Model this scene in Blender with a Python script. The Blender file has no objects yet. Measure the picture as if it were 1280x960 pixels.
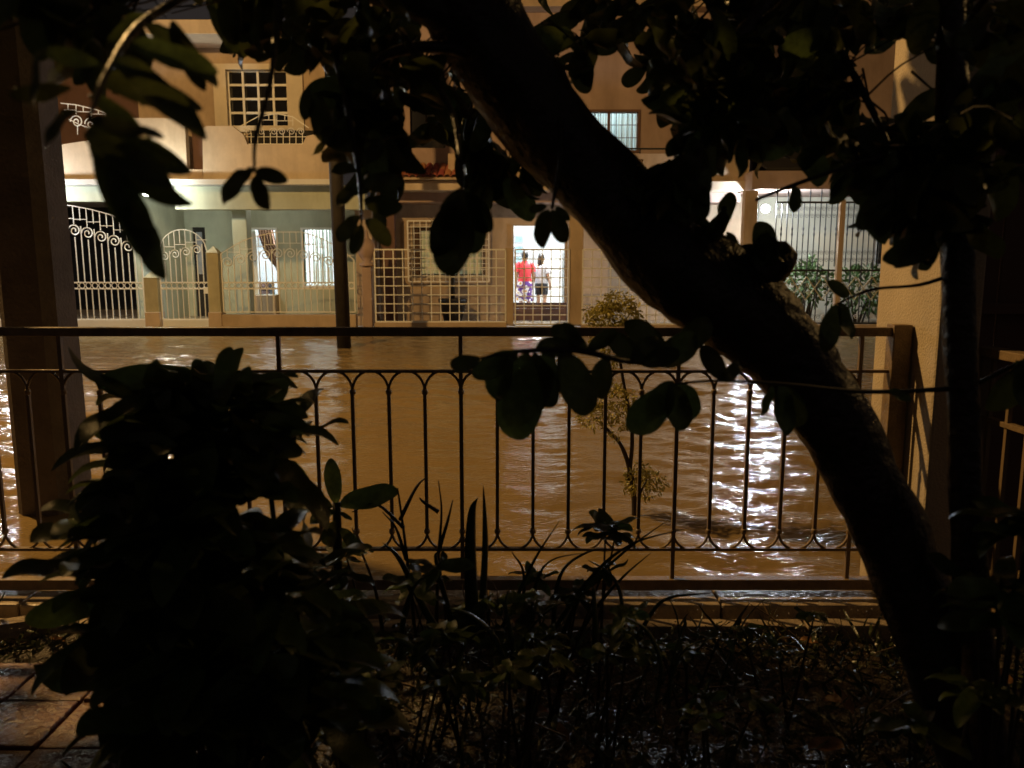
import bpy, bmesh, math, random
import numpy as np
from mathutils import Vector, Matrix, noise

random.seed(7); rng = np.random.default_rng(7)
S = bpy.context.scene
C = S.collection
R = math.radians

# ------------------------------------------------------------------ camera
PITCH, F, CAMZ = R(8.6), 1000.0, 1.395
cam_d = bpy.data.cameras.new('camera'); cam = bpy.data.objects.new('camera', cam_d); C.objects.link(cam)
cam.location = (0, 0, CAMZ); cam.rotation_euler = (R(90) - PITCH, 0, 0)
cam_d.sensor_width = 36; cam_d.lens = 36 * F / 1280
cam_d.clip_start = 0.05; cam_d.clip_end = 1000
cam_d.dof.use_dof = True; cam_d.dof.focus_distance = 5.5; cam_d.dof.aperture_fstop = 4.0
S.camera = cam
# ------------------------------------------------------------------ night sky
wd = bpy.data.worlds.new('World'); S.world = wd; wd.use_nodes = True
nt = wd.node_tree; bg = nt.nodes['Background']
bg.inputs['Color'].default_value = (0.95, 0.78, 0.72, 1); bg.inputs['Strength'].default_value = 0.024
S.view_settings.view_transform = 'Standard'; S.view_settings.look = 'None'
S.view_settings.exposure = 0.0; S.view_settings.gamma = 1.0
S.cycles.use_denoising = True
S.cycles.max_bounces = 6; S.cycles.transparent_max_bounces = 8
S.cycles.sample_clamp_indirect = 4.0
SODIUM = (1.0, 0.59, 0.20)
LAMP = Vector((-5.6, 6.5, 7.3))

# ------------------------------------------------------------------ pixel -> place (a wall or ground plane gives the distance)
cp, sp = math.cos(PITCH), math.sin(PITCH)
def W(px, py, Y):
    a, b = (px - 640) / F, (480 - py) / F
    t = Y / (cp + b * sp)
    return Vector((a * t, Y, CAMZ + t * (b * cp - sp)))
def G(px, py, z):
    a, b = (px - 640) / F, (480 - py) / F
    t = (z - CAMZ) / (b * cp - sp)
    return Vector((a * t, t * (cp + b * sp), z))
def wz(py, Y): return W(640, py, Y).z
def wx(px, Y, row=330): return W(px, row, Y).x
def proj(p):
    d = Vector(p) - Vector((0, 0, CAMZ))
    dep = d.y * cp - d.z * sp
    if dep < .02: return (-999, -999, dep)
    return (640 + F * d.x / dep, 480 - F * (d.y * sp + d.z * cp) / dep, dep)

# ------------------------------------------------------------------ materials
MATS = {}
def mat(name, col, rough=.6, var=.25, scale=3., bump=0., bscale=30., spec=.4, metal=0., transl=0., emit=0., ecol=None, coat=0., rvar=0., rnd=0., grime=0.):
    if name in MATS: return MATS[name]
    m = bpy.data.materials.new(name); m.use_nodes = True; MATS[name] = m
    n, l = m.node_tree.nodes, m.node_tree.links
    b = n['Principled BSDF']
    b.inputs['Roughness'].default_value = rough
    b.inputs['Specular IOR Level'].default_value = spec
    b.inputs['Metallic'].default_value = metal
    b.inputs['Coat Weight'].default_value = coat
    b.inputs['Coat Roughness'].default_value = .12
    tc = n.new('ShaderNodeTexCoord')
    nz = n.new('ShaderNodeTexNoise'); nz.inputs['Scale'].default_value = scale
    nz.inputs['Detail'].default_value = 6; nz.inputs['Roughness'].default_value = .65
    l.new(tc.outputs['Object'], nz.inputs['Vector'])
    cr = n.new('ShaderNodeValToRGB')
    cr.color_ramp.elements[0].position = .32; cr.color_ramp.elements[1].position = .7
    lo = [c * (1 - var) for c in col]; hi = [min(1, c * (1 + var)) for c in col]
    cr.color_ramp.elements[0].color = (*lo, 1); cr.color_ramp.elements[1].color = (*hi, 1)
    l.new(nz.outputs['Fac'], cr.inputs['Fac'])
    out = cr.outputs['Color']
    if rnd:
        oi = n.new('ShaderNodeObjectInfo'); hs = n.new('ShaderNodeHueSaturation')
        mr = n.new('ShaderNodeMapRange'); mr.inputs['To Min'].default_value = 1 - rnd; mr.inputs['To Max'].default_value = 1 + rnd
        l.new(oi.outputs['Random'], mr.inputs['Value']); l.new(mr.outputs['Result'], hs.inputs['Value'])
        mr2 = n.new('ShaderNodeMapRange'); mr2.inputs['To Min'].default_value = .47; mr2.inputs['To Max'].default_value = .52
        l.new(oi.outputs['Random'], mr2.inputs['Value']); l.new(mr2.outputs['Result'], hs.inputs['Hue'])
        l.new(out, hs.inputs['Color']); out = hs.outputs['Color']
    if grime:                                           # rain streaks and damp patches
        mpg = n.new('ShaderNodeMapping'); mpg.inputs['Scale'].default_value = (1.0, 1.0, .32); l.new(tc.outputs['Object'], mpg.inputs['Vector'])
        ng = n.new('ShaderNodeTexNoise'); ng.inputs['Scale'].default_value = 2.2; ng.inputs['Detail'].default_value = 7; ng.inputs['Roughness'].default_value = .6
        l.new(mpg.outputs['Vector'], ng.inputs['Vector'])
        mg = n.new('ShaderNodeMapRange'); mg.inputs['From Min'].default_value = .42; mg.inputs['From Max'].default_value = .68
        mg.inputs['To Min'].default_value = 0; mg.inputs['To Max'].default_value = grime*.75
        l.new(ng.outputs['Fac'], mg.inputs['Value'])
        mxg = n.new('ShaderNodeMix'); mxg.data_type = 'RGBA'; l.new(mg.outputs['Result'], mxg.inputs['Factor'])
        l.new(out, mxg.inputs['A']); mxg.inputs['B'].default_value = (col[0]*.45, col[1]*.42, col[2]*.40, 1); out = mxg.outputs['Result']
    l.new(out, b.inputs['Base Color'])
    if rvar:
        mr = n.new('ShaderNodeMapRange'); mr.inputs['From Min'].default_value = .35; mr.inputs['From Max'].default_value = .65
        mr.inputs['To Min'].default_value = max(.03, rough - rvar); mr.inputs['To Max'].default_value = min(1, rough + rvar)
        l.new(nz.outputs['Fac'], mr.inputs['Value']); l.new(mr.outputs['Result'], b.inputs['Roughness'])
    if bump:
        bn = n.new('ShaderNodeTexNoise'); bn.inputs['Scale'].default_value = bscale; bn.inputs['Detail'].default_value = 5
        l.new(tc.outputs['Object'], bn.inputs['Vector'])
        bp = n.new('ShaderNodeBump'); bp.inputs['Strength'].default_value = bump; bp.inputs['Distance'].default_value = .02
        l.new(bn.outputs['Fac'], bp.inputs['Height']); l.new(bp.outputs['Normal'], b.inputs['Normal'])
    if emit:
        b.inputs['Emission Color'].default_value = (*(ecol or col), 1); b.inputs['Emission Strength'].default_value = emit
    if transl:
        tr = n.new('ShaderNodeBsdfTranslucent'); mx = n.new('ShaderNodeMixShader'); mx.inputs['Fac'].default_value = transl
        l.new(out, tr.inputs['Color']); l.new(b.outputs['BSDF'], mx.inputs[1]); l.new(tr.outputs['BSDF'], mx.inputs[2])
        l.new(mx.outputs['Shader'], n['Material Output'].inputs['Surface'])
    return m

M_CREAM = mat('cream_wall', (.60, .49, .36), .75, .12, 1.3, .15, 25, grime=.55)
M_CREAM2 = mat('tan_wall', (.50, .38, .26), .75, .14, 1.1, .15, 25, grime=.65)
M_PINK = mat('rose_wall', (.40, .29, .24), .75, .12, 1.2, .15, 25, grime=.6)
M_BROWNW = mat('maroon_wall', (.16, .09, .07), .8, .15, 1.5)
M_GREENW = mat('pale_green_paint', (.45, .48, .37), .65, .08, 1.6, .1, 20, grime=.45)
M_OLIVE = mat('olive_post_paint', (.44, .40, .25), .65, .15, 2.5, .1, 20, grime=.6)
M_WHITEP = mat('white_plaster', (.68, .68, .66), .6, .07, 1.5, .1, 20)
M_WHITEM = mat('white_metal_paint', (.78, .77, .72), .4, .06, 4)
M_ROOM = mat('room_paint', (.72, .74, .74), .6, .05, 2)
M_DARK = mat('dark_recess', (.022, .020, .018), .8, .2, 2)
M_TILE = mat('clay_tile', (.34, .12, .06), .6, .3, 9, .2, 40, rnd=.2)
M_IRON = mat('black_iron', (.03, .03, .03), .4, .2, 9)
M_FENCE = mat('bronze_fence_paint', (.21, .145, .08), .42, .35, 14, .25, 120, spec=.5)
M_KERB = mat('wet_concrete', (.34, .27, .19), .3, .35, 5, .5, 30, spec=.5, rvar=.25)
M_PIER = mat('cream_pier_stucco', (.52, .43, .31), .8, .1, 3, .35, 90, grime=.4)
M_POLE = mat('grimy_concrete_pole', (.13, .11, .10), .75, .25, 4, .4, 45)
M_WOODPOLE = mat('dark_timber_pole', (.028, .023, .02), .7, .3, 5, .3, 30)
M_BARK = mat('wet_bark', (.030, .023, .018), .36, .5, 14, .5, 38, spec=.45, rvar=.12)
M_TWIG = mat('twig_bark', (.035, .027, .018), .5, .4, 20)
M_LEAF = mat('broad_green_leaf', (.058, .076, .022), .3, .3, 9, .15, 40, spec=.4, transl=.38, rnd=.4)
M_LEAF2 = mat('bush_leaf', (.062, .085, .024), .3, .3, 9, .15, 40, spec=.4, transl=.40, rnd=.4)
M_BLADE = mat('succulent_blade', (.035, .055, .025), .33, .3, 12, .1, 30, spec=.4, transl=.05)
M_LITTER = mat('low_greenery', (.04, .047, .018), .3, .5, 30, .2, 60, spec=.5, transl=.15)
M_DRY = mat('dry_leaf', (.30, .15, .06), .4, .4, 25, .2, 60, transl=.15)
M_THUJA = mat('feathery_yellow_green_leaf', (.36, .31, .08), .5, .35, 12, transl=.25)
M_SOIL = mat('wet_soil', (.035, .024, .015), .3, .6, 18, 1.0, 55, spec=.5, rvar=.22)
M_BRICK = mat('wet_terracotta_slab', (.11, .05, .028), .3, .4, 7, .5, 60, spec=.45, rvar=.2, rnd=.25)
M_BED = mat('street_bed', (.10, .08, .06), .8, .3, 1)
M_BLACKG = mat('dark_window_pane', (.012, .012, .014), .08, .2, 2, spec=.6)
M_RED = mat('red_cotton', (.70, .06, .08), .8, .12, 12, .2, 60)
M_GREY = mat('grey_cotton', (.40, .41, .45), .8, .12, 12, .2, 60)
M_BLACKC = mat('black_cotton', (.02, .02, .024), .8, .2, 12)
M_SKIN = mat('skin', (.42, .25, .17), .55, .08, 8)
M_HAIR = mat('dark_hair', (.015, .011, .009), .5, .3, 30)
M_BROWNC = mat('brown_curtain_cloth', (.17, .085, .05), .8, .25, 6, .2, 40)
M_CURT = mat('pale_curtain_cloth', (.72, .76, .70), .8, .06, 5, transl=.45)
M_CLAY = mat('dark_pot', (.035, .03, .028), .5, .3, 8)
M_LAMPW = mat('white_lamp_glow', (.9, .95, 1.), .4, 0, 1, emit=220., ecol=(.82, .91, 1.))
M_TUBE = mat('tube_lamp_glow', (.9, 1., .9), .4, 0, 1, emit=16., ecol=(1., .97, .82))
M_ROOML = mat('room_lamp_glow', (.9, .95, 1.), .4, 0, 1, emit=22., ecol=(.85, .93, 1.))
M_SODL = mat('sodium_lamp_glow', (1., .6, .2), .4, 0, 1, emit=60., ecol=SODIUM)
M_BLUEP = mat('blue_plastic', (.03, .09, .5), .4, .1, 4)
M_REDP = mat('red_plastic', (.65, .03, .08), .4, .1, 4)
M_ALU = mat('grey_metal', (.25, .25, .26), .4, .15, 6, metal=.6)

def flower_mat():
    m = bpy.data.materials.new('flower_print_cloth'); m.use_nodes = True
    n, l = m.node_tree.nodes, m.node_tree.links; b = n['Principled BSDF']; b.inputs['Roughness'].default_value = .8
    tc = n.new('ShaderNodeTexCoord'); v = n.new('ShaderNodeTexVoronoi'); v.inputs['Scale'].default_value = 9
    l.new(tc.outputs['Object'], v.inputs['Vector'])
    cr = n.new('ShaderNodeValToRGB'); e = cr.color_ramp.elements
    e[0].color = (.75, .72, .75, 1); e[1].color = (.10, .03, .22, 1); e[0].position = .45; e[1].position = .55
    x = e.new(.16); x.color = (.55, .30, .06, 1); e[0].position = .0
    y = e.new(.3); y.color = (.75, .72, .75, 1)
    cr.color_ramp.interpolation = 'CONSTANT'
    l.new(v.outputs['Distance'], cr.inputs['Fac']); l.new(cr.outputs['Color'], b.inputs['Base Color'])
    return m
M_FLOWER = flower_mat()

# ------------------------------------------------------------------ objects, parents, labels
WM = {}
def link(o, parent=None, mw=Matrix.Identity(4)):
    C.objects.link(o); WM[o] = mw.copy()
    if parent is not None:
        o.parent = parent; o.matrix_parent_inverse = WM[parent].inverted()
    o.matrix_basis = mw
    return o
def thing(name, label, cat, loc=(0, 0, 0), group=None):
    o = bpy.data.objects.new(name, None); o.empty_display_size = .1
    link(o, None, Matrix.Translation(Vector(loc)))
    return tag(o, label, cat, group)
def tag(o, label, cat=None, group=None, kind=None):
    o['label'] = label
    if cat: o['category'] = cat
    if group: o['group'] = group
    if kind: o['kind'] = kind
    return o

class MB:
    def __init__(s): s.v, s.f = [], []
    def quad(s, a, b, c, d):
        i = len(s.v); s.v += [tuple(a), tuple(b), tuple(c), tuple(d)]; s.f.append((i, i+1, i+2, i+3)); return s
    def box(s, x0, x1, y0, y1, z0, z1):
        if x0 > x1: x0, x1 = x1, x0
        if y0 > y1: y0, y1 = y1, y0
        if z0 > z1: z0, z1 = z1, z0
        i = len(s.v)
        s.v += [(x0,y0,z0),(x1,y0,z0),(x1,y1,z0),(x0,y1,z0),(x0,y0,z1),(x1,y0,z1),(x1,y1,z1),(x0,y1,z1)]
        s.f += [tuple(i+k for k in q) for q in ((0,3,2,1),(4,5,6,7),(0,1,5,4),(1,2,6,5),(2,3,7,6),(3,0,4,7))]
        return s
    def tube(s, pts, rad, n=6, cap=True, wob=0, flat=1.0):
        pts = [Vector(p) for p in pts]
        if not hasattr(rad, '__len__'): rad = [rad] * len(pts)
        t0 = (pts[1] - pts[0]).normalized()
        u = t0.orthogonal().normalized(); base = len(s.v)
        for k, p in enumerate(pts):
            t = (pts[min(k+1, len(pts)-1)] - pts[max(k-1, 0)]).normalized()
            u = (u - t * u.dot(t)).normalized(); w = t.cross(u)
            for j in range(n):
                a = 2 * math.pi * j / n
                r = rad[k]
                q = u * math.cos(a) + w * math.sin(a) * flat
                if wob: r *= 1 + wob * noise.noise((p + q * rad[k]) * 9) + wob * .6 * noise.noise((p + q * rad[k]) * 26)
                s.v.append(tuple(p + q * r))
        for k in range(len(pts) - 1):
            for j in range(n):
                a, b = base + k*n + j, base + k*n + (j+1) % n
                s.f.append((a, b, b + n, a + n))
        if cap:
            s.f.append(tuple(base + j for j in reversed(range(n))))
            s.f.append(tuple(base + (len(pts)-1)*n + j for j in range(n)))
        return s
    def ell(s, c, r, nu=12, nv=8):
        base = len(s.v); c = Vector(c)
        for i in range(nv + 1):
            th = math.pi * i / nv
            for j in range(nu):
                ph = 2*math.pi*j/nu
                s.v.append((c.x + r[0]*math.sin(th)*math.cos(ph), c.y + r[1]*math.sin(th)*math.sin(ph), c.z + r[2]*math.cos(th)))
        for i in range(nv):
            for j in range(nu):
                a, b = base+i*nu+j, base+i*nu+(j+1)%nu
                s.f.append((a, a+nu, b+nu, b))
        return s
    def lathe(s, c, prof, n=14):
        base = len(s.v)
        for r, z in prof:
            for j in range(n):
                a = 2*math.pi*j/n; s.v.append((c[0]+r*math.cos(a), c[1]+r*math.sin(a), c[2]+z))
        for k in range(len(prof)-1):
            for j in range(n):
                a, b = base+k*n+j, base+k*n+(j+1)%n; s.f.append((a, b, b+n, a+n))
        s.f.append(tuple(base+j for j in reversed(range(n)))); s.f.append(tuple(base+(len(prof)-1)*n+j for j in range(n)))
        return s
    def prism(s, poly, y0, y1):                      # poly in (x, z), extruded along y
        n = len(poly); i = len(s.v)
        s.v += [(x, y0, z) for x, z in poly] + [(x, y1, z) for x, z in poly]
        s.f += [tuple(range(i, i+n)), tuple(range(i+2*n-1, i+n-1, -1))]
        for k in range(n):
            a, b = i+k, i+(k+1) % n; s.f.append((a, a+n, b+n, b))
        return s
    def wall(s, x0, x1, z0, z1, y0, y1, holes=()):    # facade slab with real openings
        xs = sorted({x0, x1, *[min(max(h[k], x0), x1) for h in holes for k in (0, 1)]})
        zs = sorted({z0, z1, *[min(max(h[k], z0), z1) for h in holes for k in (2, 3)]})
        def solid(i, j):
            if i < 0 or j < 0 or i >= len(xs)-1 or j >= len(zs)-1: return False
            cx, cz = (xs[i]+xs[i+1])/2, (zs[j]+zs[j+1])/2
            return not any(h[0] < cx < h[1] and h[2] < cz < h[3] for h in holes)
        for i in range(len(xs)-1):
            for j in range(len(zs)-1):
                if not solid(i, j): continue
                a, b, c, d = xs[i], xs[i+1], zs[j], zs[j+1]
                s.quad((a,y0,c),(b,y0,c),(b,y0,d),(a,y0,d)); s.quad((b,y1,c),(a,y1,c),(a,y1,d),(b,y1,d))
                if not solid(i-1, j): s.quad((a,y1,c),(a,y0,c),(a,y0,d),(a,y1,d))
                if not solid(i+1, j): s.quad((b,y0,c),(b,y1,c),(b,y1,d),(b,y0,d))
                if not solid(i, j-1): s.quad((a,y1,c),(b,y1,c),(b,y0,c),(a,y0,c))
                if not solid(i, j+1): s.quad((a,y0,d),(b,y0,d),(b,y1,d),(a,y1,d))
        return s
    def mesh(s, name, m, smooth=False):
        me = bpy.data.meshes.new(name); me.from_pydata(s.v, [], s.f); me.materials.append(m)
        if smooth: me.polygons.foreach_set('use_smooth', [True] * len(me.polygons))
        me.update(); return me
    def build(s, name, m, parent=None, smooth=False, bevel=0):
        o = bpy.data.objects.new(name, s.mesh(name, m, smooth)); link(o, parent)
        if bevel:
            b = o.modifiers.new('bevel', 'BEVEL'); b.width = bevel; b.segments = 2; b.limit_method = 'ANGLE'
        return o

UNIT = {}
def bar(name, parent, m, p0, p1, w, d=None):          # a straight square bar sharing one mesh per material
    p0, p1 = Vector(p0), Vector(p1); d = d or w
    if (m.name) not in UNIT: UNIT[m.name] = MB().box(-.5, .5, -.5, .5, 0, 1).mesh('bar', m)
    t = (p1 - p0); L = t.length; t.normalize()
    y = Vector((0, 1, 0)) if abs(t.y) < .9 else Vector((0, 0, 1))
    x = y.cross(t).normalized(); y = t.cross(x)
    mw = Matrix.Translation(p0) @ Matrix((x, y, t)).transposed().to_4x4() @ Matrix.Diagonal((w, d, L, 1))
    return link(bpy.data.objects.new(name, UNIT[m.name]), parent, mw)
def inst(name, me, parent, loc, scale=1., rot=None):
    mw = Matrix.Translation(Vector(loc)) @ (rot.to_4x4() if rot else Matrix.Identity(4)) @ Matrix.Scale(scale, 4)
    return link(bpy.data.objects.new(name, me), parent, mw)
def pbox(name, parent, m, px0, px1, py0, py1, Y0, Y1, row=None, bevel=0):
    row = row if row is not None else (py0 + py1) / 2
    return MB().box(wx(px0, Y0, row), wx(px1, Y0, row), Y0, Y1, wz(py1, Y0), wz(py0, Y0)).build(name, m, parent, bevel=bevel)
def lamp(name, loc, power, col, rad, parent=None):
    d = bpy.data.lights.new(name, 'POINT'); d.energy = power; d.color = col; d.shadow_soft_size = rad
    o = bpy.data.objects.new(name, d); return link(o, parent, Matrix.Translation(Vector(loc)))

# ------------------------------------------------------------------ leaves
def leaf_mesh(name, m, w=.42, droop=.22, fold=.16, tip=.75, twist=0.):
    def prof(t): return max(.02, (t**.68) * ((1-t)**(.86 - .38*tip)) / .49)
    st = [(t, prof(t)) for t in (0, .05, .13, .24, .37, .5, .63, .75, .85, .93, .98, 1.)]
    v, f = [], []
    for k, (t, ww) in enumerate(st):
        hw = w * .5 * ww; z = -droop * t * t + .05 * math.sin(t * 9)
        a = twist * t
        for sx in (-1, 0, 1):
            x = sx * hw; zz = z + abs(sx) * fold * hw * 2
            v.append((x * math.cos(a) - (zz - z) * math.sin(a), t, z + x * math.sin(a) + (zz - z) * math.cos(a)))
    for k in range(len(st) - 1):
        for c in (0, 1):
            i = k*3 + c; f.append((i, i+1, i+4, i+3))
    me = bpy.data.meshes.new(name); me.from_pydata(v, [], f); me.materials.append(m)
    me.polygons.foreach_set('use_smooth', [True]*len(me.polygons)); me.update()
    return me
def leafset(m, w, tip=.75):
    return [leaf_mesh('leaf', m, w * a, d, fo, tip, tw) for a, d, fo, tw in ((1, .15, .14, .2), (1.1, .38, .2, -.3), (.9, .05, .1, .5), (1.05, .55, .25, -.1))]
def leafmat(p, d, L, nrm=None):
    d = Vector(d).normalized()
    n = Vector(nrm) if nrm is not None else Vector((random.gauss(0, 1), random.gauss(0, 1), random.gauss(.3, 1)))
    x = d.cross(n)
    if x.length < .05: x = d.orthogonal()
    x.normalize(); z = x.cross(d)
    return Matrix.Translation(Vector(p)) @ Matrix((x, d, z)).transposed().to_4x4() @ Matrix.Scale(L, 4)
def bake(mats, meshes, name, m, parent=None):         # many leaves joined into one mesh
    V, Fc, off = [], [], 0
    tv = []
    for me in meshes:
        a = np.empty(len(me.vertices)*3); me.vertices.foreach_get('co', a); tv.append((a.reshape(-1, 3), np.array([list(p.vertices) for p in me.polygons])))
    for k, mw in enumerate(mats):
        co, fa = tv[k % len(tv)]; M = np.array(mw)
        V.append(co @ M[:3, :3].T + M[:3, 3]); Fc.append(fa + off); off += len(co)
    me = bpy.data.meshes.new(name); me.from_pydata(np.concatenate(V).tolist(), [], np.concatenate(Fc).tolist())
    me.materials.append(m); me.polygons.foreach_set('use_smooth', [True]*len(me.polygons)); me.update()
    o = bpy.data.objects.new(name, me); link(o, parent); o['kind'] = 'stuff'; return o
def leaves(parent, mats, meshes, m, limit=285, rest='foliage'):
    def size(mw):
        x, y, d = proj(mw.translation)
        return 0 if d < .1 or not (-60 < x < 1340 and -60 < y < 1020) else mw.to_scale().y / d
    mats = sorted(mats, key=size, reverse=True)
    for k, mw in enumerate(mats[:limit]):
        if size(mw) <= 0: mats = mats[k:]; break
        link(bpy.data.objects.new('leaf', meshes[k % len(meshes)]), parent, mw)
    else: mats = mats[limit:]
    if mats: bake(mats, meshes, rest, m, parent)
def rv(s=1.): return Vector((random.gauss(0, s), random.gauss(0, s), random.gauss(0, s)))
def smooth_path(pts, n=8):
    pts = [Vector(p) for p in pts]; out = []
    P = [pts[0]*2-pts[1]] + pts + [pts[-1]*2-pts[-2]]
    for k in range(1, len(P)-2):
        for j in range(n):
            t = j/n; a, b, c, d = P[k-1:k+3]
            out.append(.5*((2*b)+(c-a)*t+(2*a-5*b+4*c-d)*t*t+(3*b-a-3*c+d)*t**3))
    return out + [pts[-1]]
def lerp_list(r, n): # resample radii to n samples
    return list(np.interp(np.linspace(0, 1, n), np.linspace(0, 1, len(r)), r))

# ================================================================== THE SETTING
WATER = -.10
def structure(o): o['kind'] = 'structure'; return o
o = structure(MB().box(-400, 400, -200, 600, -.9, -.6).build('ground', M_BED)); o['label'] = 'street bed lying under the brown flood water'

# flood water: rippled sheet from the kerb to the house fronts
def water_mat():
    m = bpy.data.materials.new('muddy_flood_water'); m.use_nodes = True
    n, l = m.node_tree.nodes, m.node_tree.links; b = n['Principled BSDF']
    b.inputs['Roughness'].default_value = .07; b.inputs['IOR'].default_value = 1.33
    tc = n.new('ShaderNodeTexCoord'); nz = n.new('ShaderNodeTexNoise'); nz.inputs['Scale'].default_value = .45; nz.inputs['Detail'].default_value = 4
    l.new(tc.outputs['Object'], nz.inputs['Vector'])
    cr = n.new('ShaderNodeValToRGB'); cr.color_ramp.elements[0].color = (.160, .110, .048, 1); cr.color_ramp.elements[1].color = (.240, .168, .073, 1)
    l.new(nz.outputs['Fac'], cr.inputs['Fac']); l.new(cr.outputs['Color'], b.inputs['Base Color'])
    mp = n.new('ShaderNodeMapping'); mp.inputs['Scale'].default_value = (1., 1.6, 1.); mp.inputs['Rotation'].default_value = (0, 0, R(12))
    l.new(tc.outputs['Object'], mp.inputs['Vector'])
    n1 = n.new('ShaderNodeTexNoise'); n1.inputs['Scale'].default_value = 20.; n1.inputs['Detail'].default_value = 3; n1.inputs['Distortion'].default_value = .6
    l.new(mp.outputs['Vector'], n1.inputs['Vector'])
    bp = n.new('ShaderNodeBump'); bp.inputs['Strength'].default_value = .6; bp.inputs['Distance'].default_value = .010
    l.new(n1.outputs['Fac'], bp.inputs['Height']); l.new(bp.outputs['Normal'], b.inputs['Normal'])
    return m
ys = 3.30 * (17.35/3.30) ** np.linspace(0, 1, 430)
us = np.concatenate([[-6, -4, -2.5, -1.6, -1.2], np.linspace(-.9, .9, 440), [1.2, 1.6, 2.5, 4, 6]])
X, Yg = np.meshgrid(us, ys); X = X * Yg
Z = np.full_like(X, WATER)
calm = 1.12 - .72*np.exp(-(((X+.7)/2.2)**2 + ((Yg-5.5)/3.6)**2))
for k in range(70):
    lam = .055 * (1.0/.055) ** (rng.random()**1.35); th = rng.normal(math.pi/2 + .25, .75); kk = 2*math.pi/lam
    amp = .0066 * lam ** 1.0
    ph = rng.random()*6.28
    env = .5 + .5*np.sin(X*rng.normal(0, .8) + Yg*rng.normal(0, .8) + rng.random()*6)
    fade = np.clip(lam / (Yg*.015), 0, 1)            # ripples finer than the mesh die out with distance
    Z += calm * amp * env * fade * np.sin(kk*(X*math.cos(th) + Yg*math.sin(th)) + ph + 1.2*np.sin(X*.7+k) + .8*np.sin(Yg*.9+k*2))
ny, nx = X.shape
me = bpy.data.meshes.new('flood_water')
idx = np.arange(nx*ny).reshape(ny, nx)
fc = np.stack([idx[:-1, :-1], idx[:-1, 1:], idx[1:, 1:], idx[1:, :-1]], -1).reshape(-1, 4)
me.from_pydata(np.stack([X, Yg, Z], -1).reshape(-1, 3).tolist(), [], fc.tolist())
me.materials.append(water_mat()); me.polygons.foreach_set('use_smooth', [True]*len(me.polygons)); me.update()
o = link(bpy.data.objects.new('flood_water', me)); structure(o); o['label'] = 'muddy brown flood water rippling over the whole street'

# garden ground
gx, gy = np.meshgrid(np.linspace(-3.2, 3.2, 180), np.linspace(.2, 3.06, 110))
gz = np.array([[-.11 + .035*noise.noise((x*2.1, y*2.1, 0)) + .022*noise.noise((x*9, y*9, 3)) + .012*noise.noise((x*24, y*24, 5)) for x, y in zip(a, b)] for a, b in zip(gx, gy)])
me = bpy.data.meshes.new('garden_soil'); idx = np.arange(gx.size).reshape(gx.shape)
fc = np.stack([idx[:-1, :-1], idx[:-1, 1:], idx[1:, 1:], idx[1:, :-1]], -1).reshape(-1, 4)
me.from_pydata(np.stack([gx, gy, gz], -1).reshape(-1, 3).tolist(), [], fc.tolist()); me.materials.append(M_SOIL)
me.polygons.foreach_set('use_smooth', [True]*len(me.polygons)); me.update()
o = structure(link(bpy.data.objects.new('garden_soil', me))); o['label'] = 'dark wet garden soil inside the railing'
o = structure(MB().box(-12, 12, -12, 3.05, -.59, -.16).build('garden_ground', M_SOIL)); o['label'] = 'garden ground spreading under the plants'
# kerb under the railing in wet concrete lengths, and the lower edging strip
kerb = structure(thing('kerb', 'wet concrete kerb carrying the dark railing', 'kerb', (0, 3.3, -.1))); del kerb['category']
for k in range(8):
    x0 = -5 + k*.98
    MB().box(x0, x0+.972, 3.165, 3.42, -.5, -.015 + random.uniform(-.003, .003)).build('kerb_stone', M_KERB, kerb, bevel=.008)
edg = structure(thing('edging', 'thin concrete edging strip along the planting bed', 'edging', (0, 3.1, -.1))); del edg['category']
for k in range(5):
    x0 = -4.4 + k*1.4
    MB().box(x0, x0+1.39, 3.055, 3.125, -.5, -.055 + random.uniform(-.004, .004)).build('edging_stone', M_KERB, edg, bevel=.006)
# terracotta slabs at the left of the bed
pth = structure(thing('garden_path', 'worn wet terracotta slabs beside the planting bed', 'path', (-1.6, 2.2, -.1))); del pth['category']
for i in range(6):
    for j in range(5):
        x0, y0 = -2.75 + i*.262, 1.45 + j*.262
        if x0 > -1.35: continue
        z = -.055 + random.uniform(-.008, .008)
        MB().box(x0, x0+.252, y0, y0+.252, -.4, z).build('slab', M_BRICK, pth, bevel=.006)
bar('edging_block', pth, M_KERB, (-2.35, 2.86, -.045), (-1.93, 3.03, -.04), .06)

# far pavement strip under the house fronts
o = structure(MB().box(-30, 30, 17.28, 40, -.5, -.02).build('far_pavement', mat('damp_paving', (.33, .28, .24), .5, .25, 2, .2, 20))); o['label'] = 'damp paving in front of the houses across the street'

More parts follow.
